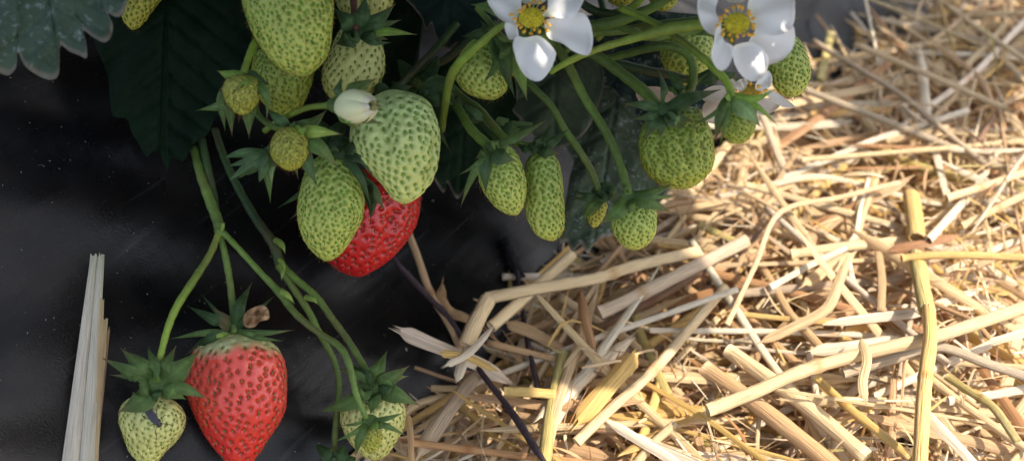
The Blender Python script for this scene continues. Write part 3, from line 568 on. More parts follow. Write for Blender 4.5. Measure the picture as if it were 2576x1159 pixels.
stalk('short bright stalk bending down to the young fruit at the left', [([(690, 30, 26), (660, 85, 25.3), (640, 112, 24.8), (626, 145, 24.5), (613, 182, 24.3)], [9, 9, 10, 9, 9], 'br')])
stalk('thin stalk reaching right into the closed bud', [([(665, 330, 25.6), (700, 305, 25.3), (745, 282, 24.8), (785, 269, 24.4), (842, 265, 24.1)], [8, 7, 7, 7, 9], 'br')])
stalk('hidden stalk feeding the spread young fruit', [([(640, 240, 26.6), (650, 290, 26), (690, 320, 25.3), (718, 324, 24.8)], [8, 8, 8, 8], 'g')])
stalk('reddish stalk entering the broad calyx from the top edge', [([(884, -60, 26.4), (890, 10, 26.1), (895, 78, 25.9)], [10, 9, 9], 'red')])
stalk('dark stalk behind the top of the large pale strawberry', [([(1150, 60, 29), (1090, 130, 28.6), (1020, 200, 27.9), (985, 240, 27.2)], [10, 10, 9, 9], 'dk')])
stalk('bright stalk running up under the left flower past the shaded strawberry', [([(1110, 330, 27.6), (1128, 215, 26.4), (1150, 165, 25.9), (1200, 118, 25.4), (1255, 70, 25.1), (1310, 40, 24.9)], [10, 11, 12, 10, 9, 9], 'br')])
stalk('green stalk ending in the calyx half covered by the left flower', [([(1200, 20, 26.9), (1235, 60, 26.6), (1262, 95, 26.2), (1292, 112, 26.2)], [8, 8, 9, 8], 'g')])
stalk('hairy stalk to the left slim strawberry', [([(1090, 190, 28.4), (1150, 270, 27.3), (1185, 325, 26.5), (1232, 370, 25.9)], [10, 11, 12, 13], 'g')])
stalk('stalk to the right slim strawberry passing a small leaf', [([(1120, 200, 28.6), (1158, 240, 28.2), (1205, 275, 27.8), (1240, 315, 27.4), (1278, 352, 27.0), (1340, 370, 26.8)], [9, 9, 10, 10, 9, 9], 'g')])
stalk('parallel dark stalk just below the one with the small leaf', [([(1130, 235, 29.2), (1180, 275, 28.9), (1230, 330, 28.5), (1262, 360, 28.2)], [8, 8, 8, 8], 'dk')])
stalk('thin arching stalk ending at the tiny yellowish fruit', [([(1280, 160, 28), (1335, 215, 27.6), (1385, 265, 27.5), (1420, 325, 27.5), (1455, 375, 27.5), (1485, 425, 27.6), (1506, 478, 27.7)], [9, 9, 9, 9, 9, 9, 9], 'g')])
stalk('straight stalk running down to the round-shouldered strawberry', [([(1395, 110, 27.2), (1430, 165, 26.8), (1470, 245, 26.5), (1520, 325, 26.3), (1555, 400, 26.2), (1582, 490, 26.0)], [11, 12, 11, 11, 11, 11], 'g')])
stalk('thickest green stalk leading to the dark folded strawberry', [([(1420, 95, 27.6), (1500, 140, 27.0), (1570, 190, 26.6), (1625, 235, 26.1), (1665, 282, 25.6)], [12, 14, 14, 15, 14], 'g')])
stalk('bright yellow-green stalk crossing in front from the left to the right flower', [([(1385, 182, 26.4), (1430, 155, 25.9), (1500, 125, 25.4), (1600, 95, 25.0), (1690, 72, 24.6), (1780, 62, 24.3), (1850, 60, 24.2)], [7, 9, 9, 11, 15, 11, 9], 'ye')])
stalk('stalk dropping past the right flower to the small rough strawberry', [([(1560, 20, 26.2), (1640, 55, 25.7), (1700, 92, 25.2), (1750, 130, 24.8), (1800, 175, 24.5), (1830, 210, 24.3), (1842, 245, 24.2)], [10, 9, 9, 10, 10, 10, 10], 'br')])
stalk('curved stalk looping over the shaded strawberry at the right', [([(1520, 150, 28.4), (1580, 135, 28.0), (1640, 120, 27.6), (1690, 118, 27.3), (1730, 138, 27.2), (1744, 175, 27.2), (1738, 220, 27.3), (1718, 238, 27.3)], [9, 10, 11, 11, 11, 11, 12, 14], 'g')])
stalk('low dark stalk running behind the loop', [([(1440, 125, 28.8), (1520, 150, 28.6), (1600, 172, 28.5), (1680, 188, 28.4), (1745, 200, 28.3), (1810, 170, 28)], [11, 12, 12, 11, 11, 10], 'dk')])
for k, (pts, r, c, lb) in enumerate([
    ([(1380, 110, 27.9), (1470, 72, 27.2), (1550, 55, 26.8), (1640, 20, 26.4), (1720, -30, 26)], [11, 15, 15, 12, 11], 'g', 'broad green stalk rising to the right at the top edge'),
    ([(1420, 130, 28.2), (1480, 85, 27.8), (1560, 78, 27.6), (1660, 62, 27.4), (1800, 45, 27.2)], [9, 11, 11, 10, 9], 'g', 'flat green stalk running level behind the bright yellow-green one'),
    ([(1500, 100, 28.2), (1560, 40, 28), (1600, 10, 27.6), (1650, -40, 27.2)], [9, 10, 10, 10], 'br', 'short yellow-lit stalk crossing the top edge'),
    ([(1540, 62, 27.2), (1590, 78, 27.0), (1640, 95, 26.9), (1740, 80, 26.8), (1830, 90, 26.8)], [9, 10, 10, 9, 9], 'g', 'curved green stalk merging under the right flower'),
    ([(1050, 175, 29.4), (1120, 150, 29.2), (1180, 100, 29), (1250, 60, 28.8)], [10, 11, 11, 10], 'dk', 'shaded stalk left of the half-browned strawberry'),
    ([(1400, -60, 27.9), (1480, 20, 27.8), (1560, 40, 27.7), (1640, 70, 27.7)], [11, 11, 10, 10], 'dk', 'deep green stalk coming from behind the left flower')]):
    stalk(lb, [(pts, r, c)])

def bunch(label, c, d, tips, color, name='leafy_bract', hubr=12, lift=.2, mat_=None):
    root = thing(name, label, 'bract', P(*c, d), 'small leafy bracts')
    for sp in tips:
        tx, ty, w = sp[:3]; cc = GS[sp[3]] if len(sp) > 3 else GS[color]
        blade('blade', P(*c, d), P((c[0] + tx) / 2 + RNG.uniform(-5, 5), (c[1] + ty) / 2 + RNG.uniform(-5, 5), d - lift), P(tx, ty, d + .1), w * d / F, root, np.array(cc) * RNG.uniform(.85, 1.2), roll=RNG.uniform(-.5, .5), prof='leaf')
bunch('cluster of small toothed green bracts left of the spread young fruit', (668, 378), 24.9, [(568, 396, 22), (578, 416, 24), (577, 452, 26), (600, 448, 22), (620, 440, 36), (652, 457, 24), (600, 385, 30), (630, 410, 46)], 'bl')
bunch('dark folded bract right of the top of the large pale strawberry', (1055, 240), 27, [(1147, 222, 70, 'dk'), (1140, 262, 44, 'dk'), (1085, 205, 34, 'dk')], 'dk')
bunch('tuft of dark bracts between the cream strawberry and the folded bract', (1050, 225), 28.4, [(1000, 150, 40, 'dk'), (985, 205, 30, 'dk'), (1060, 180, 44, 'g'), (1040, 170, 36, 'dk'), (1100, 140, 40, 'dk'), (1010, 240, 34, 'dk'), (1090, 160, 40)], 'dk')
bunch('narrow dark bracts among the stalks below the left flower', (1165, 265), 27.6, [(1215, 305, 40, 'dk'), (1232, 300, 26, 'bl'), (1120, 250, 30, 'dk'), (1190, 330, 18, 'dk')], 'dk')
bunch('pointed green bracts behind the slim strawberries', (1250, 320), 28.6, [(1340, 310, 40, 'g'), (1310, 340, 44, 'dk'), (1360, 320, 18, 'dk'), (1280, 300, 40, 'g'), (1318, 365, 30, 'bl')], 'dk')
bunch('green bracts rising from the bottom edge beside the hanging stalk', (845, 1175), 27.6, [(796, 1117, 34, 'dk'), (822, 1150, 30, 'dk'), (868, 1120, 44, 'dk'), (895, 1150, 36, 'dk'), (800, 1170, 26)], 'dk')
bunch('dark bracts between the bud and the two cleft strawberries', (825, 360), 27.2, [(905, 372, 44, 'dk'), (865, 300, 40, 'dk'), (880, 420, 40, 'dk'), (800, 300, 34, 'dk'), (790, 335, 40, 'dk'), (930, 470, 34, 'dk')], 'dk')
bunch('green bracts at the right under the curved loop', (1722, 240), 27.0, [(1682, 180, 26, 'bl'), (1700, 225, 34, 'g'), (1690, 260, 26), (1660, 215, 16)], 'g')
bunch('bracts under the right flower next to the shaded strawberry', (1810, 195), 26.6, [(1780, 155, 24, 'bl'), (1850, 185, 30, 'bl'), (1870, 205, 24, 'g'), (1760, 210, 30, 'bl')], 'g')

# ------------------------------------------------------------------ leaves
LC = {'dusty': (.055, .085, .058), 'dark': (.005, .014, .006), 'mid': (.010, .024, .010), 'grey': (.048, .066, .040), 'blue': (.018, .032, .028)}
def outline_leaf(label, base, d0, outline, tips, colr, m, bulge=.4, group='serrated strawberry leaves', ns=64, vein=.012, edge=True, petiole=None):
    """outline: list of (x,y,depth); tips: indices of the tooth tips"""
    o = np.array(outline, float); n = len(o); k = 6
    fine = catmull(o, (n - 1) * k + 1); b0 = np.array([base[0], base[1], d0]); m_ = len(fine)
    tipw = np.zeros(m_)
    for i in tips: tipw[max(0, i * k)] = 1
    dist = np.array([min(abs(j - i * k) for i in tips) / k for j in range(m_)])
    V = []; C = []; cc = np.array(LC[colr])
    mid = fine[:, :2].mean(0); ax0 = unit(np.array([mid[0] - base[0], mid[1] - base[1]])); pp0 = np.array([-ax0[1], ax0[0]]); sgx = RNG.random(4) * 6
    for i in range(ns + 1):
        s = (i / ns)
        for j in range(m_):
            q = b0 + (fine[j] - b0) * s
            a_ = (q[:2] - b0[:2]) @ ax0; l_ = (q[:2] - b0[:2]) @ pp0
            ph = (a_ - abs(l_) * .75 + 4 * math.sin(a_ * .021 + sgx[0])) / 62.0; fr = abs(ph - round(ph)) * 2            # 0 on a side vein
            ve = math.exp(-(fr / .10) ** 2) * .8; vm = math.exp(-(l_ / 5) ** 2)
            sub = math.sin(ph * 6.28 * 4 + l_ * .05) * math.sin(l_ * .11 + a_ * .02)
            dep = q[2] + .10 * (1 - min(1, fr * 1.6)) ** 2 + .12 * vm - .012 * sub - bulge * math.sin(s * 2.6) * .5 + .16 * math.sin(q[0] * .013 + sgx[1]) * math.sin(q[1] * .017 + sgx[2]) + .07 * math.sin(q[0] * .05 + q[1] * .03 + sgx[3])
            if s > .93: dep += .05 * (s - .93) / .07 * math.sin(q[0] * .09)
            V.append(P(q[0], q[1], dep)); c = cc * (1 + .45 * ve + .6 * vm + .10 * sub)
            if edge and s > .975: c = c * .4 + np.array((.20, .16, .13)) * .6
            C.append(c)
    Fc = [(i * m_ + j, i * m_ + j + 1, (i + 1) * m_ + j + 1, (i + 1) * m_ + j) for i in range(ns) for j in range(m_ - 1)]
    root = thing('strawberry_leaf', label, 'leaf', P(base[0], base[1], d0), group)
    mk('leaf_blade', V, Fc, m, root, np.array(C))
    if petiole: stalk_mesh('petiole', petiole, [8, 9], 'dk', root)
    return root
D = 23.5
outline_leaf('grey dusty leaf with rounded teeth in the top left corner', (60, -420), 24.5,
    [(-140, -250, D), (-150, -60, D), (-110, 60, D), (-70, 120, D), (-45, 170, D), (-38, 130, D), (-10, 175, D), (20, 190, D), (40, 170, D), (45, 132, D), (62, 165, D), (95, 190, D), (128, 201, D), (148, 185, D), (152, 118, D), (175, 130, D), (200, 140, D), (218, 146, D), (217, 110, D), (210, 78, D), (235, 95, D), (262, 107, D), (280, 92, D), (283, 60, D), (268, 34, D), (290, 43, D), (305, 40, D), (316, 20, D), (322, -30, D), (330, -150, D), (250, -330, D)],
    [7, 12, 17, 21, 26, 4], 'dusty', M_DUSTY, bulge=.8, petiole=[(60, -420, 24.5), (400, -500, 27)])
D = 27.4
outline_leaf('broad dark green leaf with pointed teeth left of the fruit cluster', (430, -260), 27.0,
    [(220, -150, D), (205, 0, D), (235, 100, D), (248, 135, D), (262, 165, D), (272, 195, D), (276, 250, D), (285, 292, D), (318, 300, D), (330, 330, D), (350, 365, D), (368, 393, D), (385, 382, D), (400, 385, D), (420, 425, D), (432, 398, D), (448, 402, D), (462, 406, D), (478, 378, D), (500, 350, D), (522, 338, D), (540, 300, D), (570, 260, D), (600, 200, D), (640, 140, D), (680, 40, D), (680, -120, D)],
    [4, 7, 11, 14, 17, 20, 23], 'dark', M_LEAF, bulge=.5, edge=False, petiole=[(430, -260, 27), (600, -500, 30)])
D = 31.5
outline_leaf('flat grey-green dusty leaf behind the slim strawberries at the edge of the straw', (1560, 200), 31,
    [(1420, 250, D), (1395, 340, D), (1440, 400, D), (1432, 450, D), (1420, 520, D), (1412, 570, D), (1408, 612, D), (1425, 608, D), (1440, 632, D), (1462, 615, D), (1478, 638, D), (1495, 612, D), (1520, 596, D), (1560, 590, D), (1600, 560, D), (1650, 520, D), (1690, 470, D), (1720, 400, D), (1720, 300, D)],
    [4, 6, 8, 10, 13, 15, 17], 'grey', M_DUSTY, bulge=.5, petiole=[(1560, 200, 31), (1500, -50, 31)])
D = 29.6
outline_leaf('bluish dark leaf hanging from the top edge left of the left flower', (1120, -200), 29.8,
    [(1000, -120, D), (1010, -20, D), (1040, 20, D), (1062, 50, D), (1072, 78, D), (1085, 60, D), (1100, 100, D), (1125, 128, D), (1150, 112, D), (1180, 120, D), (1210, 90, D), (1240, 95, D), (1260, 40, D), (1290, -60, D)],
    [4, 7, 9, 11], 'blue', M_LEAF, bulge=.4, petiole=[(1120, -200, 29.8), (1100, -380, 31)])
D = 31.5
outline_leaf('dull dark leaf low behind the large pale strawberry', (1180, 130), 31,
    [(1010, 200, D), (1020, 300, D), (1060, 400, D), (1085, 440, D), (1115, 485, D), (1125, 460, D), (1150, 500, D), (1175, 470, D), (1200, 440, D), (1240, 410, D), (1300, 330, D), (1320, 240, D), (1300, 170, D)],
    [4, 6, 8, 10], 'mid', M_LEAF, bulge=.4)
D = 30.6
outline_leaf('speckled dark leaf behind the arching stalk', (1400, 60), 30.6,
    [(1290, 160, D), (1300, 250, D), (1290, 280, D), (1320, 310, D), (1340, 345, D), (1375, 360, D), (1400, 375, D), (1440, 360, D), (1475, 330, D), (1500, 280, D), (1520, 200, D), (1500, 120, D)],
    [2, 4, 6, 8], 'grey', M_LEAF, bulge=.3)
D = 31
outline_leaf('bluish worn leaf lying behind the thickest stalk and the loose petal', (1560, 20), 30.6,
    [(1400, 60, D), (1420, 140, D), (1450, 190, D), (1500, 215, D), (1545, 230, D), (1590, 290, D), (1640, 330, D), (1700, 330, D), (1760, 290, D), (1800, 220, D), (1830, 120, D), (1800, 40, D)],
    [2, 4, 6, 8, 10], 'blue', M_DUSTY, bulge=.3)
D = 30.2
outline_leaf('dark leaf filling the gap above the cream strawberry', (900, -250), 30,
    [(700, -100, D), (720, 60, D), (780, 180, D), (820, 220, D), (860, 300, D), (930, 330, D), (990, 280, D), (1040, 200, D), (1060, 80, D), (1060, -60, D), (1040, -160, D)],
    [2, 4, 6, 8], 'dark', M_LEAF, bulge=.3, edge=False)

# unseen leaves on petioles added above the picture to shade film, fruit and straw
LEAFLETS = []
from mathutils.bvhtree import BVHTree
def leaflet(c, dr, nrm, L, w, parent, colr):
    n1, n2 = 27, 9; sd = unit(np.cross(dr, nrm)); nn = np.cross(sd, dr); V = []; C = []
    for i in range(n1):
        v = i / (n1 - 1); hw = w / 2 * math.sin(math.pi * (v ** .8 * .92 + .04)) ** .75
        for j in range(n2):
            u = 2 * j / (n2 - 1) - 1; tooth = 1 + .13 * ((v * 9) % 1) * (abs(u) > .9)
            V.append(c + dr * (v * L + abs(u) * .1 * w) + sd * u * hw * tooth + nn * (w * (.14 * abs(u) - .22 * v * v) + .03 * math.sin(v * 56 + 0) * abs(u))); C.append(np.array(colr) * (1.2 if j == 4 else 1))
    return np.array(V), np.array(C)
LEAF_F = [(i * 9 + j, i * 9 + j + 1, (i + 1) * 9 + j + 1, (i + 1) * 9 + j) for i in range(26) for j in range(8)]
def in_view(p, mrg=60):
    r = p - CAM; dd = -r.dot(AB)
    if dd < 1: return False
    x = CX + r.dot(AX) / dd * F; y = CY - r.dot(AU) / dd * F
    return -mrg < x < 2576 + mrg and -mrg < y < 1159 + mrg
CROWN = P(1150, -420, 36)
KEEP_LIT = [P(1950, 10, 23.5), P(1965, 80, 23.5), P(1930, 140, 23.5), P(1985, 45, 23.6), P(1890, 170, 23.4), P(1995, 180, 26), P(1345, 150, 23.9), P(1440, 90, 23.9), P(1420, 20, 23.8), P(2200, 700, 37), P(1980, 620, 37)] + [ground(x, y, .8) for x, y in ((1640, 1000), (1720, 860), (1860, 780), (2050, 1000), (1840, 620), (2300, 900), (1560, 1120), (2400, 400), (1760, 1100))]
def shade_leaf(c, L=6.0, colr=(.035, .10, .028)):
    if any(in_view(c + L * 1.15 * np.array([a, b_, g]), 25) for a in (-1, 0, 1) for b_ in (-1, 0, 1) for g in (-.45, 0, .3)): return False
    out = unit((c - CROWN) * np.array([1, 1, 0]) + .01); nrm = unit(np.array([0, 0, 1.]) + .35 * out + RNG.normal(0, .18, 3))
    out = unit(out - nrm * out.dot(nrm)); sd = np.cross(nrm, out)
    geo = []
    for a in (0, 1.75, -1.75):
        d_ = out * math.cos(a) + sd * math.sin(a); geo.append(leaflet(c + d_ * .3, d_, nrm, L * (1.05 if a == 0 else .95), L * .82, None, np.array(colr) * RNG.uniform(.8, 1.2)))
    vs = [Vector(v) for V, _ in geo for v in V]; bt = BVHTree.FromPolygons(vs, [tuple(k + 243 * m for k in f) for m in range(3) for f in LEAF_F])
    if any(bt.ray_cast(Vector(p_), Vector(TOSUN))[0] is not None for p_ in KEEP_LIT): return False
    root = thing('strawberry_leaf', 'unseen three-part green leaf on a long petiole, added to shade what lies below', 'leaf', c, 'added shade leaves above the picture')
    for V, C in geo: LEAFLETS.append(V); mk('leaflet', V, LEAF_F, M_LEAF, root, C)
    pts = catmull([CROWN + RNG.normal(0, .6, 3), (CROWN + c) / 2 + np.array([0, 0, 2.0]), c], 12); V, Fc, U = tube(pts, .16, 8); mk('petiole', V, Fc, M_STEM, root, np.array(SC['g']))
SHADE = [(1215, 545, 32, 16), (1228, 590, 32.3, 19), (1245, 665, 32.6, 24), (1205, 700, 32, 18), (1010, 700, 30.5, 20), (1190, 620, 32, 25), (1232, 640, 32.5, 20), (1225, 690, 32.5, 20), (1180, 600, 33, 18), (1260, 700, 33, 22), (1100, 760, 32, 22), (1330, 560, 33, 18), (1330, 840, 33, 24), (1000, 820, 30, 22), (1085, 100, 31, 14), (1200, 390, 31, 16), (1340, 400, 33, 18), # pixel + depth to be shaded, distance towards the sun
    (250, 250, 27, 17), (60, 190, 26, 18), (40, 900, 26, 26), (120, 1050, 26, 30), (450, 400, 27, 19), (780, 820, 28, 24), (650, 200, 26, 12), (950, 350, 27, 15), (150, 800, 26, 24), (900, 650, 29, 22), (1250, 300, 28, 14),
    (1200, 650, 31, 22), (600, 900, 27, 25), (1350, 900, 32, 25), (2130, 230, 40, 26), (2420, 90, 43, 24), (900, 1050, 27, 27), (350, 600, 27, 22)]
def leaf_bvh():
    vs, fs = [], []
    for V in LEAFLETS:
        b_ = len(vs); vs += [Vector(v) for v in V]; fs += [(b_ + i * 9 + j, b_ + i * 9 + j + 1, b_ + (i + 1) * 9 + j + 1, b_ + (i + 1) * 9 + j) for i in range(26) for j in range(8)]
    return BVHTree.FromPolygons(vs, fs)
for (px, py, d, t) in SHADE:
    done = False
    for L_ in (5.6, 4.6, 3.6, 2.8):
        for k_ in range(26):
            c = P(px, py, d) + TOSUN * (t + .8 * k_)
            c = c + unit(RNG.normal(size=3) * np.array([1, 1, .1])) * L_ * .45
            if shade_leaf(c, L_ * RNG.uniform(.95, 1.05)) is not False: done = True; break
        if done: break
    if not done: print('no shade for', px, py)
made = 0
while made < 16:
    c = P(RNG.uniform(-500, 1900), RNG.uniform(-1500, -420), RNG.uniform(24, 36))
    if c[2] < film_z(edge_s(c)) + 2.5: continue
    if shade_leaf(c, RNG.uniform(4.5, 6.0)) is not False: made += 1

# further added leaves that block sun still reaching the film through gaps
sv = Vector(TOSUN); bvh = leaf_bvh(); added = 0
for (px, py) in [(x, y) for x in range(-60, 1400, 62) for y in range(30, 1200, 62)] + [(x, y) for x in range(980, 1330, 24) for y in range(540, 780, 24)]:
    p = P(px, py, film_depth(px, py) - .15)
    if edge_s(p) < .6 or bvh.ray_cast(Vector(p), sv)[0] is not None: continue
    ok = False
    for L_ in (4.2, 3.2, 2.4, 1.8, 1.4):
        for k_ in range(34):
            c = p + TOSUN * (14 + .9 * k_) + unit(RNG.normal(size=3) * np.array([1, 1, .1])) * L_ * .5
            if shade_leaf(c, L_) is not False:
                b2 = leaf_bvh()
                if b2.ray_cast(Vector(p), sv)[0] is not None: bvh = b2; ok = True; added += 1; break
        if ok: break
    if added > 60: break
print('gap leaves', added)
# ------------------------------------------------------------------ straw
TONE = {'cream': (.72, .52, .285), 'white': (.80, .67, .49), 'gold': (.67, .43, .14), 'tan': (.55, .345, .175), 'brown': (.25, .13, .065), 'olive': (.50, .40, .14), 'rust': (.45, .235, .10), 'grey': (.52, .39, .26)}
def tone(k, j=.12): return np.array(TONE[k]) * RNG.uniform(1 - j, 1 + j) * (1 + RNG.normal(0, .012, 3))
def stalk_straw(pts, r, k, ns=10, node=None):
    """hollow-looking cut stalk: tube with dark recessed ends and swollen nodes"""
    pts = np.asarray(pts); n = max(10, 5 * len(pts)); c = catmull(pts, n); rr = np.full(n, r) * (1 + .03 * RNG.normal(size=n))
    colr = tone(k); col = None
    V, Fc, U = tube(c, rr, ns, flat=RNG.uniform(.45, .9), caps=False)
    C = np.tile(colr, (len(V), 1))
    if node is not None:
        i = int(node * (n - 1)); V2 = V.reshape(n, ns, 3); V2[i] = c[i] + (V2[i] - c[i]) * 1.22; V = V2.reshape(-1, 3); C.reshape(n, ns, 3)[i] *= np.array((.75, .6, .45))
    # recessed dark ends
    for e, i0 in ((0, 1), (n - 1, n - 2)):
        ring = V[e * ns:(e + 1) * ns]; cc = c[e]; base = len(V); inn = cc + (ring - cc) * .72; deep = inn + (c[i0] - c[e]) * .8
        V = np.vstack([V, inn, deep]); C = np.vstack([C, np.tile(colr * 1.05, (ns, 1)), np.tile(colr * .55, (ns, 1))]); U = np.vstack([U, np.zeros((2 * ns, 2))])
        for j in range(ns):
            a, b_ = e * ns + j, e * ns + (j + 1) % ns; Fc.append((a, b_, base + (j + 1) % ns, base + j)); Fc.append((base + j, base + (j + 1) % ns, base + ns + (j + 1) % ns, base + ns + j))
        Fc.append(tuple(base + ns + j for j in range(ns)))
    U = U * np.array([2 * r * 3.14, 1]) if False else U * np.array([1.2, 1]) + RNG.uniform(0, 40, 2)
    return V, Fc, C, U
def strip_straw(pts, w, k, cup=.18, twist=.5, taper=True, nc=6, nrm=None):
    pts = np.asarray(pts); n = max(12, 6 * len(pts)); c = catmull(pts, n); v = np.linspace(0, 1, n)
    ww = w * (1 + .08 * np.sin(v * 9 + RNG.random() * 6))
    if taper: ww = ww * np.clip((v + .03) * 7, .25, 1) * np.clip((1.03 - v) * 6, .2, 1)
    V, Fc, U = ribbon(c, ww, np.array([0, -.25, 1.]) if nrm is None else nrm, cup=cup, nc=nc, twist=twist, fl=.03)
    V = V.reshape(n, nc, 3); T0 = unit(c[1] - c[0]); T1 = unit(c[-1] - c[-2])
    V[0] += RNG.normal(0, .35 * w, nc)[:, None] * T0; V[-1] += RNG.normal(0, .35 * w, nc)[:, None] * T1     # torn ends
    colr = tone(k); C = np.tile(colr, (n * nc, 1)).reshape(n, nc, 3); C *= (1 + .09 * RNG.normal(size=(1, nc, 1)))
    return V.reshape(-1, 3), Fc, C.reshape(-1, 3), U + RNG.uniform(0, 40, 2)
HG = 'straw stems and strips spread over the furrow'
def straw_obj(kind, pts, w, k, label, node=None, group=HG, **kw):
    if kind == 's': V, Fc, C, U = stalk_straw(pts, w / 2, k, node=node); m = M_STRAW; nm = 'straw'; cat = 'straw'
    else: V, Fc, C, U = strip_straw(pts, w, k, **kw); m = M_FLAT; nm = 'straw_strip'; cat = 'straw'
    o = mk(nm, V, Fc, m, None, C, U); tag(o, label, cat, group); return o
def gp(pts):      # (px, py, height over the straw datum) -> world
    return [ground(x, y, z) for x, y, z in pts]
def pw(px, py): return np.linalg.norm(ground(px, py) - CAM) / F
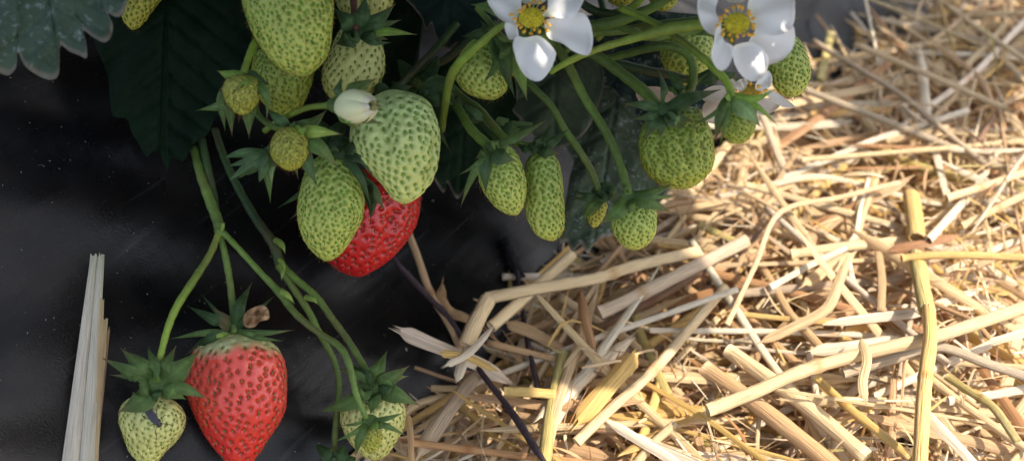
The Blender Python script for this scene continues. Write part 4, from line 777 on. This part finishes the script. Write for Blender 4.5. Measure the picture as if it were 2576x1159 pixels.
HAND = [
 ('s', [(1222, 750, 2.6), (1300, 735, 2.7), (1410, 715, 2.6), (1500, 700, 2.5), (1600, 668, 2.4), (1760, 632, 2.2)], 30, 'cream', 'pale bent straw stem, its long upper arm lying level at the film edge', .72),
 ('s', [(1228, 752, 2.6), (1195, 815, 2.7), (1172, 868, 2.6)], 40, 'cream', 'short thick folded arm hanging down from the pale bent straw', None),
 ('f', [(1185, 850, 2.5), (1165, 905, 2.5), (1150, 958, 2.4)], 26, 'white', 'narrow white sliver hanging below the folded straw arm', None),
 ('f', [(1000, 828, 3.2), (1070, 858, 2.8), (1140, 885, 2.4), (1220, 920, 1.8), (1290, 965, 1.2)], 36, 'white', 'curled white straw strip reaching furthest left over the black film', None),
 ('f', [(1120, 920, 3.1), (1180, 885, 3.0), (1240, 820, 2.8)], 18, 'white', 'thin pinkish white strip crossing the folded arm', None),
 ('f', [(1105, 888, 3.2), (1170, 895, 2.9), (1252, 932, 2.6)], 18, 'gold', 'short golden splinter under the folded straw arm', None),
 ('s', [(1235, 822, 2.3), (1300, 765, 2.2), (1360, 712, 2.0), (1440, 640, 1.7)], 30, 'cream', 'cream stem passing behind the bent straw towards the dusty leaf', None),
 ('s', [(1508, 787, 2.0), (1600, 745, 2.1), (1740, 675, 2.2), (1880, 605, 2.2)], 34, 'grey', 'broad greyish brown stem slanting up below the dusty leaf', .4),
 ('s', [(1450, 1112, 1.8), (1540, 1025, 2.0), (1645, 930, 2.2), (1740, 820, 2.2), (1825, 722, 2.1)], 26, 'cream', 'long pale stem with a kink slanting through the middle of the straw', .52),
 ('s', [(1780, 1032, 2.9), (1900, 985, 3.0), (2000, 940, 3.1), (2110, 905, 3.1), (2240, 872, 3.2), (2340, 850, 3.2), (2460, 812, 3.2), (2640, 752, 3.2)], 30, 'cream', 'longest pale golden stem lying on top, running out at the right edge', .38),
 ('s', [(2292, 490, 2.0), (2300, 545, 2.3), (2306, 600, 2.6)], 42, 'gold', 'glowing short yellow stem end standing up in the sun', None),
 ('s', [(2306, 640, 2.5), (2318, 715, 2.9), (2332, 784, 3.2)], 40, 'olive', 'thick olive stem piece above the long crossing stem', None),
 ('s', [(2336, 775, 3.3), (2340, 850, 3.6), (2330, 930, 3.6), (2322, 1010, 3.5), (2318, 1090, 3.4), (2312, 1200, 3.3)], 32, 'gold', 'upright golden stem crossing over the longest stem at the right', .45),
 ('s', [(2268, 650, 2.8), (2340, 642, 2.9), (2440, 642, 2.9), (2620, 650, 2.8)], 17, 'gold', 'thin yellow stem lying level near the right edge', None),
 ('f', [(2240, 630, 2.6), (2320, 612, 2.7), (2410, 590, 2.6)], 22, 'rust', 'reddish brown strip just above the thin level stem', None),
 ('s', [(1770, 925, 1.6), (1880, 1000, 1.8), (1990, 1085, 1.9), (2120, 1190, 1.9)], 42, 'tan', 'thick tan stem at the bottom slanting down to the right', None),
 ('s', [(1830, 880, 1.7), (1930, 950, 2.0), (2040, 1030, 2.1), (2180, 1150, 2.2)], 38, 'cream', 'thick cream stem just above and parallel to the tan one', None),
 ('s', [(1590, 770, 1.2), (1612, 840, 1.3), (1648, 925, 1.5), (1682, 995, 1.6)], 24, 'olive', 'yellow-green stem leaning left in the middle of the straw', .5),
 ('s', [(1418, 888, 1.6), (1402, 960, 1.8), (1385, 1050, 2.0), (1366, 1180, 2.1)], 34, 'olive', 'olive yellow stem standing at the lower left of the straw', None),
 ('f', [(1598, 885, 2.2), (1560, 935, 2.3), (1505, 1000, 2.2), (1450, 1065, 2.0)], 46, 'gold', 'wide flat yellow strip with a torn top end', None),
 ('s', [(1268, 984, 2.2), (1330, 986, 2.2), (1398, 992, 2.1)], 25, 'gold', 'short yellow stem with a cut end at the film edge', None),
 ('f', [(2038, 884, 2.6), (2120, 872, 2.7), (2190, 862, 2.7), (2258, 845, 2.6)], 27, 'white', 'flat white strip lying above the longest stem', None),
 ('f', [(1910, 862, 2.0), (1990, 825, 2.3), (2080, 775, 2.6), (2110, 710, 2.8), (2135, 640, 2.6)], 24, 'cream', 'curved cream leaf sheath bending upwards', None),
 ('f', [(1915, 482, .8), (1990, 510, 1.0), (2070, 540, 1.1), (2140, 562, 1.0)], 24, 'brown', 'dark brown flat blade in the shaded upper straw', None),
 ('f', [(2190, 352, 1.5), (2280, 345, 1.6), (2360, 330, 1.7), (2430, 322, 1.6)], 22, 'cream', 'pale level strip in the blurred upper straw', None),
 ('f', [(2025, 272, 1.2), (2120, 262, 1.3), (2270, 258, 1.4), (2380, 250, 1.4)], 18, 'white', 'upper pale strip of a stacked pair beside the sunlit strawberry', None),
 ('s', [(2040, 290, 1.1), (2140, 284, 1.2), (2240, 278, 1.2)], 20, 'gold', 'lower golden stem of the stacked pair beside the sunlit strawberry', None),
 ('s', [(2180, 355, 1.1), (2270, 405, 1.3), (2380, 440, 1.5), (2480, 462, 1.6), (2640, 490, 1.6)], 24, 'olive', 'long yellow-green stem slanting to the right edge in the upper straw', .3),
 ('s', [(1912, 272, 2.2), (1945, 360, 1.8), (1975, 430, 1.5), (2005, 492, 1.2)], 20, 'grey', 'grey stem slanting down below the fading flower', None),
 ('s', [(2090, 85, 1.0), (2075, 150, 1.2), (2062, 205, 1.4)], 22, 'olive', 'pale olive stem end beside the film at the top', None),
 ('s', [(2050, 210, 1.2), (2130, 250, 1.2), (2180, 310, 1.2), (2260, 400, 1.0)], 22, 'cream', 'weathered stem leading away from the sunlit strawberry', None),
 ('f', [(1462, 738, 2.0), (1472, 800, 2.2), (1495, 885, 2.0)], 26, 'rust', 'broken rust coloured stem piece standing upright', None),
 ('f', [(1268, 812, 1.7), (1330, 830, 1.7), (1400, 868, 1.6), (1435, 900, 1.5)], 30, 'tan', 'crumpled tan strip below the bent stem', None),
 ('f', [(1200, 925, 1.4), (1150, 1000, 1.7), (1100, 1070, 1.8), (1050, 1150, 1.8)], 40, 'grey', 'weathered fibrous strip running to the bottom edge', None),
 ('f', [(1024, 1038, 3.2), (1032, 1090, 3.3), (1036, 1180, 3.3)], 15, 'tan', 'narrow upright tan strip at the bottom film edge', None),
 ('s', [(2210, 635, 2.4), (2218, 700, 2.5), (2216, 785, 2.5)], 21, 'tan', 'upright tan stem left of the thick olive piece', None),
 ('s', [(2052, 948, 2.2), (2130, 1020, 2.4), (2210, 1085, 2.5), (2290, 1150, 2.5)], 20, 'gold', 'thin golden stem slanting down from the longest stem', .35),
 ('s', [(2380, 945, 2.6), (2440, 985, 2.8), (2500, 1025, 2.9), (2560, 1110, 2.8)], 18, 'olive', 'thin yellow-green stem kinked at the lower right', .5),
 ('f', [(2488, 862, 3.0), (2540, 846, 3.1), (2620, 822, 3.1)], 18, 'white', 'bright white strip end at the right edge', None),
 ('f', [(2165, 850, 3.2), (2182, 900, 3.5), (2172, 960, 3.5), (2180, 1010, 3.3)], 22, 'cream', 'twisted cream blade hanging over the longest stem', None),
 ('f', [(1515, 590, .9), (1560, 640, 1.2), (1600, 700, 1.3)], 20, 'tan', 'tan strip just under the dusty leaf tip', None),
 ('f', [(2390, 20, .6), (2330, 80, .8), (2345, 30, .9)], 14, 'olive', 'olive loop of straw at the top edge', None),
 ('f', [(2300, 1010, 3.2), (2360, 1070, 3.5), (2430, 1140, 3.5), (2500, 1220, 3.4)], 26, 'white', 'sun-bleached strip slanting out of the bottom edge', None),
 ('s', [(1640, 540, .9), (1740, 480, 1.2), (1830, 365, 1.4)], 24, 'cream', 'cream stem rising from under the dark folded strawberry', None),
 ('s', [(1990, 640, 2.0), (2130, 620, 2.2), (2230, 610, 2.2), (2330, 600, 2.1)], 24, 'cream', 'level cream stem ending at the standing yellow one', .6),
 ('s', [(1860, 790, 1.9), (1960, 800, 2.0), (2090, 812, 2.1)], 14, 'gold', 'thin straight golden stem in the middle of the straw', None),
]
for (kd_, pts, w, k, lb, node) in HAND:
    q = gp(pts); x, y = pts[len(pts) // 2][:2]; wc = w * pw(x, y) * .93
    if kd_ == 's': straw_obj('s', q, wc, k, lb, node)
    else: straw_obj('f', q, wc, k, lb)
NHAND = len(HAND)
EYE = [ (2150, 0), (1000, 1159)]
def zone_ok(p, ragged=0.0):
    return edge_s(p) < ragged
def topz(p):        # height of the heap over its footprint
    x, y = p[0], p[1]
    s = -edge_s(p); h = 1.6 * (1 - math.exp(-max(s, 0) / 3.0)) - .6
    return h + .35 * math.sin(x * .55 + 1) * math.sin(y * .43 + .6) + .3 * math.sin(x * 1.3 - y * .9)
def rand_pts(c, L, th, tilt, curve, lay):
    d = np.array([math.cos(th), math.sin(th), tilt]); s = np.array([-math.sin(th), math.cos(th), 0]); up = np.array([0, 0, 1.])
    b1, b2 = RNG.normal(0, curve, 2)
    kink = RNG.random() < .18
    m1 = c + s * b1 * L + up * (abs(b2) * L * .4)
    if kink: m1 = c + s * RNG.normal(0, .10) * L + up * RNG.uniform(0, .05) * L
    return [c - d * L / 2, (c - d * L / 4) * .5 + (m1 + (c - d * L / 4) - c) * .5, m1, (c + d * L / 4) * .5 + (m1 + (c + d * L / 4) - c) * .5, c + d * L / 2]
def rand_theta():
    return RNG.choice([RNG.uniform(0, math.pi), RNG.normal(.35, .35), RNG.normal(2.45, .35)], p=[.5, .3, .2])
TK = ['cream', 'white', 'gold', 'tan', 'brown', 'olive', 'rust', 'grey']
def pick(): return str(RNG.choice(TK, p=[.40, .19, .11, .16, .02, .03, .05, .04]))
def rand_spot(x0, x1, y0, y1, ragged=0.0):
    while True:
        p = np.array([RNG.uniform(x0, x1), RNG.uniform(y0, y1), 0.])
        if edge_s(p) < ragged - 4.2 * min(1, max(0, (p[1] - 25) / 12)): return p
TW = {'cream': 'pale cream', 'white': 'bleached white', 'gold': 'golden yellow', 'tan': 'dull tan', 'brown': 'dark brown', 'olive': 'greenish yellow', 'rust': 'rusty brown', 'grey': 'weathered greyish'}
def region_word(p):
    r = p - CAM; dd = -r.dot(AB); x = CX + r.dot(AX) / dd * F; y = CY - r.dot(AU) / dd * F
    a = 'upper' if y < 350 else ('middle' if y < 750 else 'near lower'); b_ = 'beside the black film' if edge_s(p) > -3.2 else ('towards the right edge' if x > 2150 else 'out in the furrow')
    return a, b_, x, y
LM = [(1000, 900, 'the white curled strip'), (1150, 1050, 'the weathered fibrous strip'), (1215, 760, 'the bent straw'), (1380, 1050, 'the olive standing stem'), (1420, 650, 'the dusty leaf tip'),
 (1520, 960, 'the wide flat yellow strip'), (1600, 640, 'the round-shouldered strawberry'), (1650, 900, 'the kinked pale stem'), (1700, 700, 'the greyish brown stem'), (1740, 500, 'the dark folded strawberry'),
 (1860, 400, 'the small rough strawberry'), (1900, 1050, 'the thick tan stem'), (1950, 300, 'the fading flower'), (2040, 200, 'the sunlit strawberry'), (2000, 540, 'the dark brown blade'), (2100, 700, 'the curved sheath'),
 (2140, 60, 'the film corner at the top'), (2140, 870, 'the flat white strip'), (2200, 1050, 'the thin golden stem'), (2230, 270, 'the stacked pair'), (2300, 540, 'the glowing stem end'), (2330, 730, 'the thick olive piece'),
 (2320, 1050, 'the upright golden stem'), (2450, 645, 'the thin level stem'), (2450, 820, 'the longest stem'), (2450, 1020, 'the kinked yellow-green stem'), (2500, 460, 'the long yellow-green stem'), (2330, 60, 'the olive loop'),
 (2480, 160, 'the top right corner'), (2440, 330, 'the upper pale level strip'), (2540, 1120, 'the bottom right corner'), (1700, 1120, 'the bottom edge'), (1780, 840, 'the thin straight stem')]
seen_labels = set()
def pix(p):
    r = p - CAM; dd = -r.dot(AB); return CX + r.dot(AX) / dd * F, CY - r.dot(AU) / dd * F
def straw_label(k, shape, q, w):
    (xa, ya), (xb, yb), (xm, ym) = pix(q[0]), pix(q[-1]), pix(q[2])
    if xb < xa: xa, ya, xb, yb = xb, yb, xa, ya
    sl = math.degrees(math.atan2(ya - yb, xb - xa)); L = math.hypot(xb - xa, yb - ya)
    dr = 'level' if abs(sl) < 14 else ('upright' if abs(sl) > 66 else ('rising right' if sl > 0 else 'falling right'))
    sz = 'short' if L < 260 else ('long' if L > 520 else 'medium')
    lm = sorted(LM, key=lambda m: (m[0] - xm) ** 2 + (m[1] - ym) ** 2)
    def sd(m):
        dx, dy = xm - m[0], ym - m[1]
        return ('right of' if dx > 0 else 'left of') if abs(dx) > abs(dy) else ('below' if dy > 0 else 'above')
    for th in ('', 'thin ' if w < .22 else 'broad '):
        for m in lm[:3]:
            s_ = f'{sz} {th}{TW[k]} {shape}, {dr}, {sd(m)} {m[2]}'
            if s_ not in seen_labels and len(s_.split()) <= 16: seen_labels.add(s_); return s_
    seen_labels.add(s_); return s_
cnt = 0
while cnt < 252:                                  # the individual top layer
    p = rand_spot(-6, 22, 12, 42, -.2)
    p[2] = topz(p) + RNG.uniform(.3, 1.15); a, b_, x, y = region_word(p)
    if not (-40 < x < 2616 and -40 < y < 1200): continue
    k = pick(); L = RNG.uniform(4, 11) if RNG.random() < .75 else RNG.uniform(1.5, 4); q = rand_pts(p, L, rand_theta(), RNG.normal(0, .08), .022, 0)
    q = [v + np.array([0, 0, max(0, (film_z(edge_s(v)) + .2) - v[2])]) for v in q]
    if min(v[2] for v in q) < -1 or max(edge_s(v) for v in q) > .8: continue
    if RNG.random() < .45: wd = RNG.uniform(.12, .31); straw_obj('s', q, wd, k, straw_label(k, 'round straw', q, wd), RNG.uniform(.2, .8) if RNG.random() < .4 else None)
    else: wd = RNG.uniform(.10, .40); straw_obj('f', q, wd, k, straw_label(k, 'flat straw', q, wd), twist=RNG.normal(0, .8))
    cnt += 1
A1, A2, A3_ = Acc(), Acc(), Acc()
for i in range(5000):                             # the mass of the straw bed
    p = rand_spot(-14, 40, 4, 60, -.1)
    while i > 4600 and not (-2.6 < edge_s(p) and p[1] < 24): p = rand_spot(-9, 10, 6, 24, .25); t = topz(p); lay = RNG.random(); p[2] = -2.8 + (t + .55 + 2.8) * lay ** .45
    k = pick(); L = RNG.uniform(2.5, 10); q = rand_pts(p, L, rand_theta(), RNG.normal(0, .10), .025, 0)
    if max(edge_s(v) for v in q) > (.9 if i < 4600 else 1.6): continue
    q = [v + np.array([0, 0, max(0, (film_z(edge_s(v)) + .15) - v[2])]) for v in q]
    if RNG.random() < .45: A1.add(*stalk_straw(q, RNG.uniform(.05, .15), k, ns=7))
    else: A2.add(*strip_straw(q, RNG.uniform(.08, .32), k, twist=RNG.normal(0, 1.2), nc=4))
tag(A1.build('straw_bed_stems', M_STRAW), 'mass of straw stems making up the bed in the furrow', kind='stuff')
tag(A2.build('straw_bed_strips', M_FLAT), 'mass of flat straw strips making up the bed in the furrow', kind='stuff')
for i in range(3800):                             # shreds and fibres
    p = rand_spot(-10, 32, 6, 50, .1); t = topz(p); p[2] = -1.0 + (t + 1.25 + 1.0) * RNG.random() ** .4
    k = pick(); L = RNG.uniform(.7, 3.2); th = RNG.uniform(0, math.pi); d = np.array([math.cos(th), math.sin(th), RNG.normal(0, .25)]); s_ = RNG.normal(0, .05 if RNG.random() < .75 else .2, 3) * L
    q = catmull([p - d * L / 2, p + s_, p + d * L / 2], 7); q[:, 2] = np.maximum(q[:, 2], film_z(edge_s(q)) + .1)
    V, Fc, U = ribbon(q, RNG.uniform(.02, .11) * np.array([.5, 1, 1, 1, 1, .8, .3]), np.array([0, 0, 1.]), cup=.2, nc=3, twist=RNG.normal(0, 2)); A3_.add(V, Fc, tone(k, .3), U + RNG.uniform(0, 40, 2))
tag(A3_.build('straw_shreds', M_FLAT), 'fine shredded straw fibres strewn through the bed', kind='stuff')

ca = Acc()
for i in range(380):
    x, y = RNG.uniform(-100, 2000), RNG.uniform(-100, 1250); q = P(x, y, film_depth(x, y))
    sv_ = edge_s(q)
    if sv_ < .3: continue
    u_ = (q - B3) @ EDG; wv = .16 * math.sin(sv_ * .75 + u_ * .20 + 1.2 * math.sin(u_ * .13)) + .10 * math.sin(u_ * .5 - sv_ * 1.3 + 2 * math.sin(sv_ * .21)) + .07 * math.sin(u_ * 1.3 + sv_ * 1.9 + math.sin(u_ * .7))
    q = np.array([q[0], q[1], film_z(sv_) + wv * min(1, (sv_ + 9) / 6) * 1.1 + .012]); r_ = RNG.uniform(.008, .022) if RNG.random() < .97 else RNG.uniform(.03, .05)
    a_ = unit(RNG.normal(size=3) * np.array([1, 1, .2])); b_ = unit(np.cross(a_, NF)); v, f = ellipsoid(q, a_ * r_ * RNG.uniform(1, 2.6), b_ * r_ * .6, NF * r_ * .5, 5, 3)
    ca.add(v, f, np.array((.45, .40, .33)) * RNG.uniform(.3, 1.2))
tag(ca.build('soil_crumbs', M_TWIG), 'tiny crumbs of dust and straw scattered over the black film', kind='stuff')
# ------------------------------------------------------------------ single things on the film
fd = film_depth
def on_film(x, y, lift=.4): return P(x, y, fd(x, y) - lift)
ss_ = thing('straw_sheath', 'wide pale split straw sheath lying upright on the black film at the left', 'straw', on_film(210, 900))
for (x0b, x1b, yb, x0t, x1t, yt, l0, lt, k) in [(150, 200, 1200, 228, 248, 642, .55, 1.0, 'white'), (196, 236, 1200, 246, 263, 640, .6, 1.05, 'white'), (205, 246, 1200, 244, 262, 752, .5, .95, 'cream'), (222, 243, 1200, 250, 272, 798, .4, .8, 'cream'), (232, 242, 1195, 268, 277, 826, .3, .6, 'tan')]:
    n = 26; nc = 9; V = []; C = []; U = []; kc = np.minimum(tone(k, .03) * np.array((1.22, 1.24, 1.32)), .88)
    for i in range(n):
        v = i / (n - 1); y = yb + (yt - yb) * v; xl = x0b + (x0t - x0b) * v; xr = x1b + (x1t - x1b) * v
        for j in range(nc):
            u = j / (nc - 1); x = xl + (xr - xl) * u; lf = l0 + (lt - l0) * v + .10 * math.sin(u * 3.14) + .006 * math.cos(u * 19)
            yy = y + (RNG.normal(0, 5) if i == n - 1 else 0)
            V.append(P(x, yy, fd(x, yy) - lf)); c = kc * (1 - .3 * (1 - v) ** 2) * (.97 + .04 * math.cos(u * 19 + 1)); c = c * (1 - .3 * v ** 6) + np.array((.30, .38, .14)) * .3 * v ** 6; C.append(c); U.append((u * .8 + x0b, v * 6))
    Fc = [(i * nc + j, i * nc + j + 1, (i + 1) * nc + j + 1, (i + 1) * nc + j) for i in range(n - 1) for j in range(nc - 1)]
    mk('layer', V, Fc, M_FLAT, ss_, np.array(C), np.array(U))
# dark twigs
def twig(pts, r, label, colr=(.045, .028, .032)):
    q = catmull(pts, 30); rr = r * (1 + .12 * RNG.normal(size=30)); V, Fc, U = tube(q, rr, 8); V = V + RNG.normal(0, .006, V.shape)
    tag(mk('dry_runner', V, Fc, M_TWIG, None, np.array(colr)), label, 'dry runner', 'dark withered runners on the film and straw')
tw = .0125
twig([on_film(980, 640, .5), on_film(1060, 728, .6), on_film(1130, 800, .6), on_film(1168, 862, .8)] + gp([(1210, 935, 1.9), (1290, 1040, 2.2), (1352, 1135, 2.3), (1400, 1200, 2.0)]), 7.5 * tw, 'long dark withered runner from under the ripe strawberry down into the straw')
twig([on_film(1290, 610, .3), on_film(1302, 690, .4)] + gp([(1318, 800, 1.0), (1332, 880, 1.5), (1350, 960, 1.5), (1356, 1010, 1.2)]), 6.5 * tw, 'shorter dark runner standing in the straw behind the bent stem')
twig([on_film(1272, 600, .2), on_film(1285, 630, .3), on_film(1310, 700, .2)], 14 * tw, 'black crumpled shred stuck to the film', (.012, .011, .012))
V, Fc, C, U = stalk_straw([on_film(1022, 570, .4), on_film(1052, 650, .5), on_film(1082, 735, .5), on_film(1130, 815, .5), on_film(1160, 880, .4)], 9 * .0135, 'tan', node=.5)
tag(mk('straw', V, Fc, M_STRAW, None, C, U), 'tan stem lying beside the long dark runner on the film', 'straw', HG)
V, Fc, C, U = strip_straw([on_film(1112, 706, .9), on_film(1104, 745, .6), on_film(1130, 778, .4), on_film(1170, 790, .5), on_film(1215, 812, .6)], .42, 'tan', twist=2.4, cup=.3)
tag(mk('husk', V, Fc, M_DRY, None, C * .8, U), 'curled torn brown husk on the film above the bent straw', 'husk')
# dried petal beside the red berry's calyx
o = catmull_closed([(618, 822), (612, 800), (622, 782), (645, 770), (665, 768), (676, 782), (676, 802), (655, 808), (640, 822)], 40); c = o.mean(0); V = []; C = []
for i in range(9):
    s = i / 8
    for j in range(40):
        q = c + (o[j] - c) * s; V.append(P(q[0], q[1], 25.7 - .12 * math.sin(q[0] * .22) - .1 * math.cos(q[1] * .3) - .25 * s * s)); C.append(np.array((.42, .27, .15)) * (1 + .25 * math.sin(q[0] * .3 + q[1] * .2)))
tag(mk('dried_petal', V, [(i * 40 + j, i * 40 + (j + 1) % 40, (i + 1) * 40 + (j + 1) % 40, (i + 1) * 40 + j) for i in range(8) for j in range(40)], M_DRY, None, np.array(C)), 'small crumpled brown dried petal caught in the calyx of the big red strawberry', 'petal')
# fly on the small pale berry
fl = thing('fly', 'small dark fly sitting head down on the pale strawberry at the lower left', 'fly', P(383, 1060, 25.1))
dF = 25.12; px_ = dF / F; dirn = unit(P(408, 1075, dF) - P(375, 1028, dF)); sdv = unit(np.cross(dirn, AB)); nvv = np.cross(sdv, dirn)
nvv = nvv if nvv.dot(AB) > 0 else -nvv
c0 = P(393, 1056, dF)
V = []; n1, n2 = 18, 12
prof_ = [(.0, .02), (.1, .055), (.3, .085), (.5, .08), (.56, .055), (.62, .085), (.75, .09), (.84, .05), (.88, .06), (.95, .06), (1, .02)]
for i in range(n1):
    v = i / (n1 - 1); r = np.interp(v, [a for a, b_ in prof_], [b_ for a, b_ in prof_])
    for j in range(n2):
        a = 6.283 * j / n2; V.append(c0 + dirn * (v - .6) * .52 + sdv * math.cos(a) * r + nvv * math.sin(a) * r * .85)
Fc = [(i * n2 + j, i * n2 + (j + 1) % n2, (i + 1) * n2 + (j + 1) % n2, (i + 1) * n2 + j) for i in range(n1 - 1) for j in range(n2)] + [tuple(range(n2)), tuple((n1 - 1) * n2 + j for j in range(n2))]
mk('body', V, Fc, M_FLY, fl, np.array((.025, .018, .022)))
for sg in (-1, 1):
    a0 = c0 + dirn * .08 + sdv * sg * .03 + nvv * .08; a2 = c0 - dirn * .44 + sdv * sg * .045 + nvv * .07
    V, Fc, U = ribbon(catmull([a0, (a0 + a2) / 2 + nvv * .02, a2], 10), .14 * np.sin(np.linspace(.35, 2.95, 10)) ** .6, nvv, cup=.1, nc=5); mk('wing', V, Fc, M_FLY, fl, np.array((.035, .033, .04)))
    for k_, (u0, du) in enumerate(((.12, .22), (.04, -.02), (-.06, -.26))):
        p0 = c0 + dirn * u0 + sdv * sg * .05; p1 = p0 + sdv * sg * .12 + dirn * du * .5 + nvv * .05; p2 = p0 + sdv * sg * .20 + dirn * du - nvv * .06
        V, Fc, U = tube(catmull([p0, p1, p2], 6), .010, 4); mk('leg', V, Fc, M_FLY, fl, np.array((.02, .014, .014)))
    v, f = ellipsoid(c0 + dirn * .165 + sdv * sg * .045 + nvv * .01, sdv * .03, nvv * .03, dirn * .03, 8, 6); mk('eye', v, f, M_FLY, fl, np.array((.07, .02, .015)))

# ------------------------------------------------------------------ light, world, camera
w = bpy.data.worlds.new('World'); scene.world = w; w.use_nodes = True
sky = w.node_tree.nodes.new('ShaderNodeTexSky'); sky.sky_type = 'NISHITA'; sky.sun_disc = False
elev = math.asin(TOSUN[2]); az = math.atan2(TOSUN[0], TOSUN[1])
sky.sun_elevation = elev; sky.sun_rotation = az; sky.air_density = 1.0; sky.dust_density = 2.0; sky.ozone_density = 1.0
bg = w.node_tree.nodes['Background']; hs = w.node_tree.nodes.new('ShaderNodeHueSaturation'); hs.inputs['Saturation'].default_value = .58
w.node_tree.links.new(sky.outputs[0], hs.inputs['Color']); w.node_tree.links.new(hs.outputs[0], bg.inputs[0]); bg.inputs[1].default_value = .125
ld = bpy.data.lights.new('sun', 'SUN'); ld.energy = 3.05; ld.angle = math.radians(.6); ld.color = (1, .90, .77)
lo = bpy.data.objects.new('sun', ld); COL.objects.link(lo); lo.rotation_euler = Vector(-TOSUN).to_track_quat('-Z', 'Y').to_euler()
cd = bpy.data.cameras.new('camera'); cam = bpy.data.objects.new('camera', cd); COL.objects.link(cam); scene.camera = cam
cam.location = Vector(CAM * S); cam.rotation_euler = (math.pi / 2 - PITCH, 0, 0)
cd.sensor_width = 36; cd.lens = 36 * F / 2576; cd.clip_start = .005; cd.clip_end = 2000
cd.dof.use_dof = True; cd.dof.focus_distance = 27.0 * S; cd.dof.aperture_fstop = 9
scene.view_settings.view_transform = 'Standard'; scene.view_settings.look = 'None'; scene.view_settings.gamma = 1
scene.view_settings.exposure = 1.27
scene.render.engine = 'CYCLES'; scene.cycles.use_denoising = True
scene.cycles.max_bounces = 6; scene.cycles.transparent_max_bounces = 4
print('elev', math.degrees(elev), 'objects', len(bpy.data.objects), 'crownz', CROWN)
